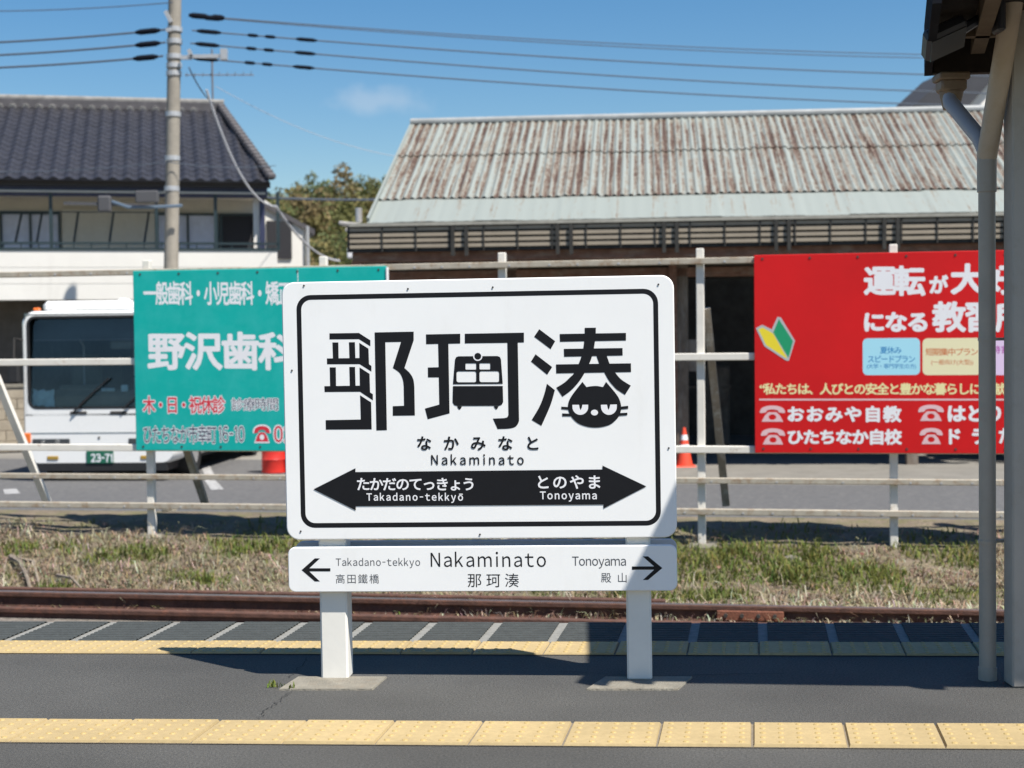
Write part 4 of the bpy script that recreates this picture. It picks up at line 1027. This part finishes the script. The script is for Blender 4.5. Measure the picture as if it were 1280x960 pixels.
def corr(x0, x1, ta, tb2, lift, pitch, amp, name, mat, jag=0.):
    b = MB(); n = int((x1 - x0) / pitch * 6); 
    for t, dl in ((ta, 0), (ta * .5 + tb2 * .5, 0), (tb2, 0)):
        for i in range(n + 1):
            x = x0 + (x1 - x0) * i / n; sheet_i = int(x / .62)
            jj = jag * (random.Random(sheet_i * 7 + int(ta * 50)).uniform(-1, 1)) if t == ta else 0
            w_ = max(-.45, math.cos(2 * math.pi * x / pitch)); 
            h_ = amp * w_ + .004 * math.sin(x * 1.9 + t * 5) + (.006 if sheet_i % 2 else 0)
            p = Vector((0, 0, ez)) + sv * (t + jj) + nrm * (lift + h_); b.v.append(Vector((x, p.y, p.z)))
    b.f = [(j * (n + 1) + i, j * (n + 1) + i + 1, (j + 1) * (n + 1) + i + 1, (j + 1) * (n + 1) + i) for j in range(2) for i in range(n)]
    o = b.build(name, mat, shed, recalc=False, smooth=True); return o
corr(xe0, xe1, t_s - .012, 1.0, .05, .128, .021, 'roof_sheeting', rroof, .006)
corr(xe0 - .02, xe1, t_g - .015, t_s + .01, .03, .128, .021, 'roof_sheeting', rroof, .008)
corr(xe0 - .03, xe1, -.01, t_g + .01, .008, .2, .002, 'eave_sheeting', proof, .002)
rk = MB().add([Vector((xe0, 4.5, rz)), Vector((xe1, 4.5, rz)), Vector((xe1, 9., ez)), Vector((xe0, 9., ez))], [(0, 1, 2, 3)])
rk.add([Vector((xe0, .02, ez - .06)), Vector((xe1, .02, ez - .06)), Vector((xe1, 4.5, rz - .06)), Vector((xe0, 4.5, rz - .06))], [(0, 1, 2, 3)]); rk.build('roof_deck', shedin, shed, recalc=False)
MB().tube([(xe0 - .03, 4.5, rz + .09), (xe1, 4.5, rz + .09)], .07, 10).build('ridge_cap', mk('ridge_metal', (.27, .285, .285), .5, var=.2, vs=4), shed)
vg = MB().bar((xe0 - .02, 0, ez), (xe0 - .02, 4.5, rz), .04, .14).build('verge_board', proof, shed)
xg0 = SF.uv(437, 279)[0]
MB().box(((xg0 + xe1) / 2, -.035, ez - .045), (xe1 - xg0, .05, .05)).build('eave_board', mk('eave_edge', (.3, .29, .25), .8, var=.2, vs=5), shed)
# slatted band below the eaves
S2 = Face(shed); S2.y = -.02
zb0, zb1 = S2.uv(840, 309)[1], S2.uv(840, 276)[1]
MB().box(((xe0 - .35 + xe1) / 2, .02, (zb0 + zb1) / 2), (xe1 - xe0 + .35, .03, zb1 - zb0)).build('eave_backing', dkbar, shed)
sl_ = MM()
for py in (280.5, 287.8, 295, 302.2):
    sl_.box(((xg0 + xe1) / 2, -.01, S2.uv(840, py)[1]), (xe1 - xg0, .025, .052))
sl_.build('slat', latt, shed)
hn = MM()
for px in (566, 583, 697, 714, 830, 846, 970, 986, 1105, 1122, 1240, 1257):
    u = S2.uv(px, 290)[0]; hn.box((u, -.035, (zb0 + zb1) / 2 - .05), (.055, .06, zb1 - zb0 + .06))
for k in range(26): hn.box((xe0 + .2 + k * .52, -.012, (zb0 + zb1) / 2), (.02, .06, zb1 - zb0))
hn.build('hanger', dkbar, shed)
S3 = Face(shed); S3.y = 1.0
def beam(py0, py1, y, mat, name, xa=None):
    Fb = Face(shed); Fb.y = y; z0_, z1_2 = Fb.uv(840, py1)[1], Fb.uv(840, py0)[1]
    x0_ = xe0 - .3 if xa is None else xa
    MB().box(((x0_ + xe1) / 2, y + .07, (z0_ + z1_2) / 2), (xe1 - x0_, .14, z1_2 - z0_), bev=.01).build(name, mat, shed)
beam(309, 322, .12, beamr, 'header_beam'); beam(325, 332, 1.3, shedw, 'lintel'); beam(334, 346, 1.0, beamr, 'header_beam')
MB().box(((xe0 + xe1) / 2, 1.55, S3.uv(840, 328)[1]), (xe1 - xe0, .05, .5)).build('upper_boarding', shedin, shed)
zt_ = S3.uv(840, 320)[1]
for px, w_, mt_ in ((448, .2, beamr), (640, .18, wood), (852, .2, wood), (1140, .18, wood), (1290, .2, wood)):
    u = S3.uv(px, 400)[0]
    pp = MB().box((u, 1.08, zt_ / 2), (w_, .16, zt_), bev=.01).build('post', mt_, shed)
u = S3.uv(843, 400)[0]; MB().box((u - .02, .96, zt_ * .62), (.12, .06, zt_ * .72), bev=.008).build('rusty_strut', beamr, shed)
u = S3.uv(870, 400)[0]; MB().box((u - .08, 1.16, 1.75), (.3, .08, .5)).build('side_board', wood, shed)
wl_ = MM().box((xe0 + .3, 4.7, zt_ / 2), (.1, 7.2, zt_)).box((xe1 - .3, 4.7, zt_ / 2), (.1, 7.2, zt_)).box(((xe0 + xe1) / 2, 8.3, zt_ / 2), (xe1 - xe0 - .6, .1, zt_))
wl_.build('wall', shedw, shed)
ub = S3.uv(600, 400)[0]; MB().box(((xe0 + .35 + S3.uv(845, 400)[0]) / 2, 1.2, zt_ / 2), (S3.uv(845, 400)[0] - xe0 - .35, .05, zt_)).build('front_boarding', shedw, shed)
a = GZ(840, 606, -.7)
fl_ = MB().box(((xe0 + xe1) / 2, 3.6, .006), (xe1 - xe0 + 1, 10.4, .02)); 
inv_ = MW[shed.name].inverted()
yf = (inv_ @ GZ(1000, 607, -.69)).y
fl2 = MB().box(((xe0 + xe1) / 2 + 1, (yf + 8.2) / 2, .004), (xe1 - xe0 + 4, 8.2 - yf, .02)).build('yard_slab', concf, None)
fl2.matrix_world = MW[shed.name]; tag(fl2, kind='structure')
# things dimly seen in the shed
for (px, py, s_, nm, lb) in ((925, 560, (.5, .5, 1.5), 'cupboard', 'tall dark cupboard deep inside the open shed'), (900, 500, (.9, .5, 1.1), 'workbench', 'dark workbench in the shade of the open shed')):
    o = empty(nm, GZ(px, 575, -.69) + Vector((0, 3, 0)), SHU); tag(o, lb, nm)
    if nm == 'cupboard':
        MB().box((0, 0, s_[2] / 2), s_, bev=.02).build('carcass', shedw, o); MB().box((-.12, -.26, s_[2] / 2), (.22, .02, s_[2] - .1), bev=.004).build('door', wood, o); MB().box((.12, -.26, s_[2] / 2), (.22, .02, s_[2] - .1), bev=.004).build('door', wood, o)
    else:
        MB().box((0, 0, 1.1), (1.2, .6, .06)).build('worktop', wood, o)
        for sx in (-.5, .5):
            for sy in (-.24, .24): MB().box((sx, sy, .53), (.08, .08, 1.06)).build('leg', shedw, o)

# low grey tiled roof end and bits between house and shed
ob = empty('outbuilding', G(450, 400, 27) * 1.0, SHU); ob.location.z = -.7; M_ = MW[ob.name]; M_.translation.z = -.7; ob.matrix_world = M_
tag(ob, 'small outbuilding with stepped grey tiles and a white wall box left of the shed', 'outbuilding')
OF = Face(ob)
z_ = lambda py: OF.uv(455, py)[1]; x_ = lambda px: OF.uv(px, 300)[0]
tb2 = MM()
for i in range(4):
    tb2.box((x_(446 + i * 8), .6, z_(281 + i * 9)), (.62, 1.4, .07), Matrix.Rotation(.12, 3, 'Y'), bev=.02)
tb2.build('roof', mk('weathered_grey_tile', (.34, .33, .32), .8, var=.25, vs=6), ob)
MB().box((x_(470), 1.2, z_(330) / 2 + .3), (.9, 1.6, z_(322))).build('wall', shedw, ob)
MB().box((x_(443), -.05, z_(316)), (.22, .2, .2), bev=.02).build('meter_box', lwhite, ob)
MB().tube([(x_(445), .3, z_(276)), (x_(445), .3, z_(258))], .06, 10).build('vent_pipe', galv, ob)

# grey house roof seen beyond the shed at right
fh = empty('house', G(1190, 400, 44), Vector((1, .1, 0))); M_ = MW[fh.name]; M_.translation.z = -.7; fh.matrix_world = M_
tag(fh, 'grey roofed house with a white gable, beyond the right end of the rusty shed roof', 'house')
f2 = Face(fh); zz = lambda py, px=1200: f2.uv(px, py)[1]; xx = lambda px, py=120: f2.uv(px, py)[0]
MB().prism([[(xx(1205), -.1), (xx(1300), -.1), (xx(1300), zz(60)), (xx(1238), zz(98)), (xx(1205), zz(131))]], 0, 2).build('wall', hwhite, fh)
MB().prism([[(xx(1138), zz(134)), (xx(1206), zz(134)), (xx(1244), zz(92)), (xx(1236), zz(86)), (xx(1190), zz(86))]], -.3, 2.3).build('roof', mk('far_roof', (.04, .042, .05), .8, var=.15, vs=2), fh)

# ------------------------------------------------------------------ wooded hill
HY = 95
hill = MB(); nx, ny = 60, 24
def hz(x, y):
    c = G(470, 215, HY).x
    return -1.2 + 11.2 * math.exp(-((x - c - 2) / 26) ** 2) * min(1, max(0, (y - 62) / 42)) + .5 * math.sin(x * .3 + y * .2)
for jy in range(ny + 1):
    for ix in range(nx + 1):
        x = -90 + 160 * ix / nx; y = 60 + 150 * jy / ny; hill.v.append(Vector((x, y, hz(x, y) if 0 < jy < ny else -2)))
hill.f = [(j * (nx + 1) + i, j * (nx + 1) + i + 1, (j + 1) * (nx + 1) + i + 1, (j + 1) * (nx + 1) + i) for j in range(ny) for i in range(nx)]
tag(hill.build('hill', mk('hill_soil', (.07, .065, .03), .95, var=.3, vs=.5), recalc=False, smooth=True), kind='structure')
def leafq(mb, p, s, col, n=None):
    a = Vector((rnd.gauss(0, 1), rnd.gauss(0, 1), rnd.gauss(0, 1))).normalized(); b = a.orthogonal().normalized(); b = b * math.cos(rnd.random() * 6) + a.cross(b) * math.sin(rnd.random() * 6); c = a.cross(b)
    k = len(mb.v); mb.v += [p - b * s, p + c * s * .55, p + b * s, p - c * s * .55]; mb.f.append((k, k + 1, k + 2, k + 3)); mb.c += [col] * 4
wd = MB(); wd.c = []
pals = [((.17, .17, .058), (.11, .12, .045)), ((.23, .195, .075), (.15, .135, .052)), ((.14, .16, .058), (.09, .112, .044)), ((.26, .2, .095), (.18, .14, .07)), ((.19, .185, .062), (.125, .13, .046))]
cx_ = G(420, 250, HY).x
for i in range(380):
    x = cx_ + rnd.uniform(-13, 12); y = rnd.uniform(70, 112); h = hz(x, y); tall = rnd.random() < .25
    rr_ = rnd.uniform(1.1, 2.1) * (.8 if tall else 1); hh = rnd.uniform(1.6, 2.6) if not tall else rnd.uniform(2.8, 4.4)
    pa = pals[rnd.randrange(len(pals))]
    nl = 520
    blobs = [(Vector((rnd.gauss(0, rr_ * .45), rnd.gauss(0, rr_ * .45), rnd.uniform(.2, 1) * hh)), rnd.uniform(.35, .7) * rr_) for _ in range(6)]
    for _ in range(nl):
        bc2, br_ = blobs[rnd.randrange(6)]; d = Vector((rnd.gauss(0, 1), rnd.gauss(0, 1), rnd.gauss(0, 1))).normalized() * br_ * rnd.uniform(.4, 1.08)
        t = rnd.random(); col = tuple(pa[0][q] * t + pa[1][q] * (1 - t) for q in range(3))
        leafq(wd, Vector((x, y, h)) + bc2 + d, rnd.uniform(.08, .17), col)
wo_ = wd.build('hillside_trees', leaf_m, recalc=False); tag(wo_, 'dense olive green and yellowish wood covering the hill between house and shed', 'wood', kind='stuff')

# ------------------------------------------------------------------ platform canopy on the right
fl = GZ(1160, 94, 2.475)                            # far left lower corner of the boarding
e14 = Vector((-.245, -.97, 0)).normalized()          # end edge, towards the viewer
PUx = Vector((1, -.09, 0)).normalized()
can = empty('platform_canopy', (fl.x, fl.y, 0)); MW[can.name] = Matrix.Translation((fl.x, fl.y, 0))
tag(can, 'dark platform canopy with rainwater pipes and a painted column at the right edge', 'canopy')
def cp(a, d, z): q = fl + PUx * a + e14 * d; return Vector((q.x, q.y, z))
def slabq(q4, z0, z1): # q4: plan quad
    b = MB(); b.add([Vector((p.x, p.y, z0)) for p in q4] + [Vector((p.x, p.y, z1)) for p in q4], [(0, 3, 2, 1), (4, 5, 6, 7), (0, 1, 5, 4), (1, 2, 6, 5), (2, 3, 7, 6), (3, 0, 4, 7)]); return b
# boarding (soffit) panel between beams, recessed, plus roof sheet above that overhangs
q = [cp(0, 0, 0), cp(7.5, 0, 0), cp(7.5, 1.42, 0), cp(0, 1.42, 0)]
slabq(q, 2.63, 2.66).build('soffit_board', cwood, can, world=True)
hgt = 2.84
nearL = Vector((1.525, 4.99, 0)); nearR = nearL + Vector((9, -1.0, 0)); farL = Vector((1.59, 6.5, 0)); farR = farL + Vector((9, -.6, 0))
slabq([farL, nearL, nearR, farR], hgt, hgt + .03).build('roof_sheet', croof, can, world=True)
def beamc(p0, p1, w, h, name, mat): 
    return MB().bar(p0, p1, w, h).build(name, mat, can, world=True)
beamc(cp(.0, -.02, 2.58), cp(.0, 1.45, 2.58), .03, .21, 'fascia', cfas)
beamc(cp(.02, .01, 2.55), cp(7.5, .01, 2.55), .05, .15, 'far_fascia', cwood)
for d in (.45, 1.3):
    beamc(cp(.05, d, 2.575), cp(7.5, d, 2.575), .045, .06, 'batten', batt)
beamc(cp(.2, .08, 2.585), cp(.2, 1.44, 2.585), .055, .08, 'beam', batt)
beamc(cp(1.3, .08, 2.545), cp(1.3, 1.44, 2.545), .085, .1, 'beam', batt)
# funnel and pipes
PY = 6.05
jx = G(1234, 300, PY).x
def gp(px, py, Y=PY): return G(px, py, Y)
fn = gp(1189, 97, 6.25)
fb = MB().box(fn + Vector((0, 0, .0)), (.125, .12, .03), bev=.006).box(fn - Vector((0, 0, .035)), (.105, .1, .05), bev=.01).tube([fn - Vector((0, 0, .06)), fn - Vector((0, 0, .13))], [.05, .033], 14)
fb.build('rain_hopper', mk('hopper_brown', (.24, .17, .11), .6, var=.25, vs=12), can, world=True, smooth=True)  # darker brown than the pipes, varied by noise
r_p = .033
br = MB().tube([gp(1187, 112, 6.25), gp(1188, 128, 6.22), gp(1224, 172, 6.08), gp(1232, 190), gp(1234, 215)], r_p * .95, 16).build('branch_pipe', mk('pipe_shaded_grey', (.34, .35, .4), .45, var=.05, vs=6), can, world=True, smooth=True)  # bluish grey puts this pipe's shade into its colour
br = MB().tube([gp(1274, -48, 5.72), gp(1233.5, 196, 6.05)], r_p * 1.2, 18).build('branch_pipe', mk('pipe_bounce_tinted', (.5, .4, .295), .5, var=.06, vs=7, col2=(.42, .31, .2), lo=.5, hi=.85), can, world=True, smooth=True)  # same PVC, with warm bounced light put into its colour
dp = MB().tube([gp(1234, 196), GZ(1234, 855, 0) * 1.0], r_p, 18)
bot = gp(1234, 196); bot.z = 0
dp = MB().tube([gp(1233.5, 196), bot], r_p, 18).build('downpipe', pvc, can, world=True, smooth=True); MW[dp.name] = MW[can.name]
tp = gp(1233.5, 215)
MB().tube([gp(1233.5, 190), gp(1233.5, 240)], r_p * 1.14, 18).build('pipe_socket', pvc, dp, world=True, smooth=True)
MB().tube([bot + Vector((0, 0, .0)), bot + Vector((0, 0, .05))], r_p * 1.1, 18).build('pipe_socket', pvc, dp, world=True, smooth=True)
c1 = gp(1234, 424); MB().tube([c1 - Vector((0, 0, .006)), c1 + Vector((0, 0, .006))], r_p * 1.1, 18).bar(c1, c1 + Vector((.1, .03, 0)), .012, .012).build('pipe_clip', pvc, dp, world=True)
c1 = gp(1234, 677); MB().tube([c1 - Vector((0, 0, .006)), c1 + Vector((0, 0, .006))], r_p * 1.1, 18).bar(c1, c1 + Vector((.1, .03, 0)), .012, .012).build('pipe_clip', pvc, dp, world=True)
cl = GZ(1266, 860, 0); 
co = MB().box(cl + Vector((.11, .055, 1.33)), (.22, .11, 2.66), bev=.006).build('column', colm, can, world=True)
MB().tube([gp(1282, 0, 5.9), gp(1279, 75, 5.98)], .02, 10).build('conduit', pvc, can, world=True)
# floodlight under the canopy
fo = gp(1180, 48, 5.75); flo = empty('floodlight', fo); MW[flo.name] = Matrix.Translation(fo)
tag(flo, 'dark flat floodlight hanging on a bracket under the canopy, top right', 'floodlight')
mt_ = Matrix.Rotation(R(-24), 3, 'Y') @ Matrix.Rotation(R(-28), 3, 'X')
MB().box((0, 0, 0), (.165, .15, .055), mt_, bev=.012).build('housing', flood, flo)
MB().box(mt_ @ Vector((0, 0, -.03)), (.14, .125, .006), mt_).build('lens', floodg, flo)
MB().tube([(.05, 0, .02), (.13, .02, .07), (.2, .03, .09)], .02, 8).box((.215, .03, .09), (.03, .09, .13), bev=.008).build('bracket', flood, flo)

# ------------------------------------------------------------------ grass bank
def patchy(u, v, s=1.):
    return (math.sin(u * 1.3 * s + 1.7) * math.sin(v * 2.1 * s + u * .6) + .7 * math.sin(u * 3.1 * s - v * 2.3 + .6) * math.sin(v * 4.4 + u * 1.1) + .4 * math.sin(u * 8 + v * 7))
greens = [(.12, .15, .032), (.155, .175, .042), (.1, .135, .034), (.19, .19, .058)]
drys = [(.31, .25, .17), (.25, .195, .135), (.38, .32, .225), (.19, .15, .1), (.28, .22, .14)]
pale = [(.5, .44, .32), (.44, .38, .27), (.55, .49, .37)]
gr = MB(); gr.c = []; dr = MB(); dr.c = []
def blade(mb, p, h, w, lean, col):
    a = rnd.uniform(0, 6.283); d = Vector((math.cos(a), math.sin(a), 0)); sd = Vector((-d.y, d.x, 0)) * w
    k = len(mb.v); m_ = p + Vector((0, 0, h * .55)) + d * lean * h * .35; t = p + Vector((0, 0, h * (1 - .4 * lean))) + d * lean * h
    mb.v += [p - sd, p + sd, m_ + sd * .7, m_ - sd * .7, t]; mb.f += [(k, k + 1, k + 2, k + 3), (k + 3, k + 2, k + 4)]
    c2 = tuple(q * rnd.uniform(.8, 1.2) for q in col); mb.c += [c2] * 5
# centre of the green patches, in photo terms: right of the board and scattered at left
GC = [(900, 700, 1.3, .9), (1000, 690, 1.0, .45), (1060, 720, .6, .5), (1165, 700, .5, .5), (320, 690, .7, .7), (345, 680, .5, .5), (165, 697, .6, .4), (255, 715, .5, .35), (120, 672, .35, .3), (60, 725, .35, .25), (1210, 735, .4, .3), (600, 700, 1.4, .5), (20, 690, .3, .3), (850, 735, .6, .3)]
GP = []
for px, py, ru_, rv_ in GC:
    p = GZ(px, py, -.75) - TO; f_ = .75 if px < 400 else 1.05; GP.append((p.dot(TU), p.dot(TV), ru_ * f_, rv_ * f_))
def greenness(u, v):
    g_ = -.45
    for a, b_, c_, d_ in GP: g_ = max(g_, 1.1 - ((u - a) / c_) ** 2 - ((v - b_) / d_) ** 2)
    return g_ + .5 * patchy(u, v)
for _ in range(52000):
    v = -.05 + 3.3 * rnd.random(); u = rnd.uniform(-7.2, 6.4)
    g_ = greenness(u, v); p = T(u, v) - Vector((0, 0, .01))
    if v > 2.75 and rnd.random() < .75: continue
    if g_ > .35 and rnd.random() < .85:
        blade(gr, p, rnd.uniform(.035, .11) * (1 + .6 * min(1, g_)), rnd.uniform(.004, .01), rnd.uniform(.3, 1.2), greens[rnd.randrange(4)])
    elif v < .5 and u > -.6:
        blade(dr, p, rnd.uniform(.05, .16), rnd.uniform(.004, .009), rnd.uniform(.3, 1.1), pale[rnd.randrange(3)])
    elif rnd.random() < .72 + .2 * patchy(u * 2, v * 2):
        blade(dr, p, rnd.uniform(.03, .11), rnd.uniform(.004, .01), rnd.uniform(.5, 1.5), drys[rnd.randrange(5)])
    elif rnd.random() < .22:
        blade(gr, p, rnd.uniform(.04, .1), rnd.uniform(.004, .008), rnd.uniform(.2, .9), greens[rnd.randrange(4)])
for _ in range(500):                              # broad dead leaves and clods lying on the bank
    u = rnd.uniform(-7, 6.2); v = rnd.uniform(.1, 3.1); p = T(u, v) + Vector((0, 0, .015)); s = rnd.uniform(.012, .03)
    leafq(dr, p, s, tuple(q * rnd.uniform(.5, 1.1) for q in drys[rnd.randrange(5)]))
for _ in range(230):                               # matted clumps of long dead stalks
    u0_ = rnd.uniform(-7, 6.2); v0_ = rnd.uniform(.15, 2.9); dirn = rnd.uniform(0, 6.28); big = rnd.uniform(.6, 1.5)
    if greenness(u0_, v0_) > .5: continue
    for _k in range(rnd.randrange(14, 40)):
        u = u0_ + rnd.gauss(0, .1) * big; v = v0_ + rnd.gauss(0, .06) * big; c_ = (drys + pale)[rnd.randrange(8)]
        blade(dr, T(u, v), rnd.uniform(.06, .2) * big, rnd.uniform(.003, .006), rnd.uniform(.7, 1.6), c_)
for _ in range(46):                                # dark gaps and low bushy weeds
    u0_ = rnd.uniform(-7, 6.2); v0_ = rnd.uniform(.3, 2.7)
    if greenness(u0_, v0_) < .25: continue
    for _k in range(60):
        blade(gr, T(u0_ + rnd.gauss(0, .09), v0_ + rnd.gauss(0, .06)), rnd.uniform(.08, .2), rnd.uniform(.004, .01), rnd.uniform(.1, .8), greens[rnd.randrange(4)])
tag(gr.build('green_grass', grass_m, recalc=False), 'tufts of fresh green weeds on the bank between rails and fence', 'grass', kind='stuff')
tag(dr.build('dry_grass', grass_m, recalc=False), 'pale dry grass and dead stalks covering the bank behind the rails', 'grass', kind='stuff')
def branch(pts, r_, label, grp=None):
    o = empty('dead_branch', pts[0]); tag(o, label, 'branch')
    P_ = [p - pts[0] for p in pts]; b = MB().tube(P_, [r_ * (1 - .6 * i / (len(P_) - 1)) for i in range(len(P_))], 6)
    for i in range(1, len(P_) - 1): b.tube([P_[i], P_[i] + Vector((rnd.uniform(-.2, .2), rnd.uniform(-.05, .05), rnd.uniform(.02, .14)))], [r_ * .5, r_ * .2], 5)
    b.build('wood', stick, o)
gt = lambda px, py, dz: (lambda p: T((p - TO).dot(TU), (p - TO).dot(TV)) + Vector((0, 0, dz)))(GZ(px, py, -.8))
branch([gt(14, 705, .05), gt(25, 712, .1), gt(33, 722, .07), gt(40, 733, .02)], .03, 'grey dead branch lying on the bank at the far left')
branch([gt(30, 708, .06), gt(42, 714, .12), gt(50, 728, .03)], .022, 'forked dead branch second from the left on the bank')
branch([gt(72, 720, .05), gt(90, 727, .1), gt(106, 735, .03)], .02, 'long dead stick on the bank just above the rail joint at left')
for k, (px, py, lb) in enumerate(((212, 672, 'rounded stone beside the fence post footing at left'), (990, 712, 'pale stone among the green weeds right of the name board'), (1046, 695, 'pale stone on the bank left of the white post footing'))):
    import bmesh
    bm = bmesh.new(); bmesh.ops.create_icosphere(bm, subdivisions=2, radius=.06)
    rr2_ = random.Random(k)
    for v in bm.verts: v.co = Vector((v.co.x * 1.4, v.co.y, v.co.z * .7)) * rr2_.uniform(.85, 1.15)
    me = D.meshes.new('stone'); bm.to_mesh(me); bm.free(); me.materials.append(conc); o = D.objects.new('stone', me); COL.objects.link(o); o.location = gt(px, py, .02); tag(o, lb, 'stone')
# weeds at the foot of the sign
for px, py, n, lb in ((342, 859, 26, 'small green weed in the asphalt left of the left sign footing'), (368, 862, 9, 'tiny weed sprouting on the left sign footing')):
    b = MB(); b.c = []; c = GZ(px, py, 0)
    for _ in range(n):
        p = Vector((rnd.gauss(0, .016), rnd.gauss(0, .008), .002)); blade(b, p, rnd.uniform(.015, .04), .003, rnd.uniform(.2, 1), (.16, .19, .04))
    o = b.build('weed', grass_m, recalc=False); o.location = c; tag(o, lb, 'weed')
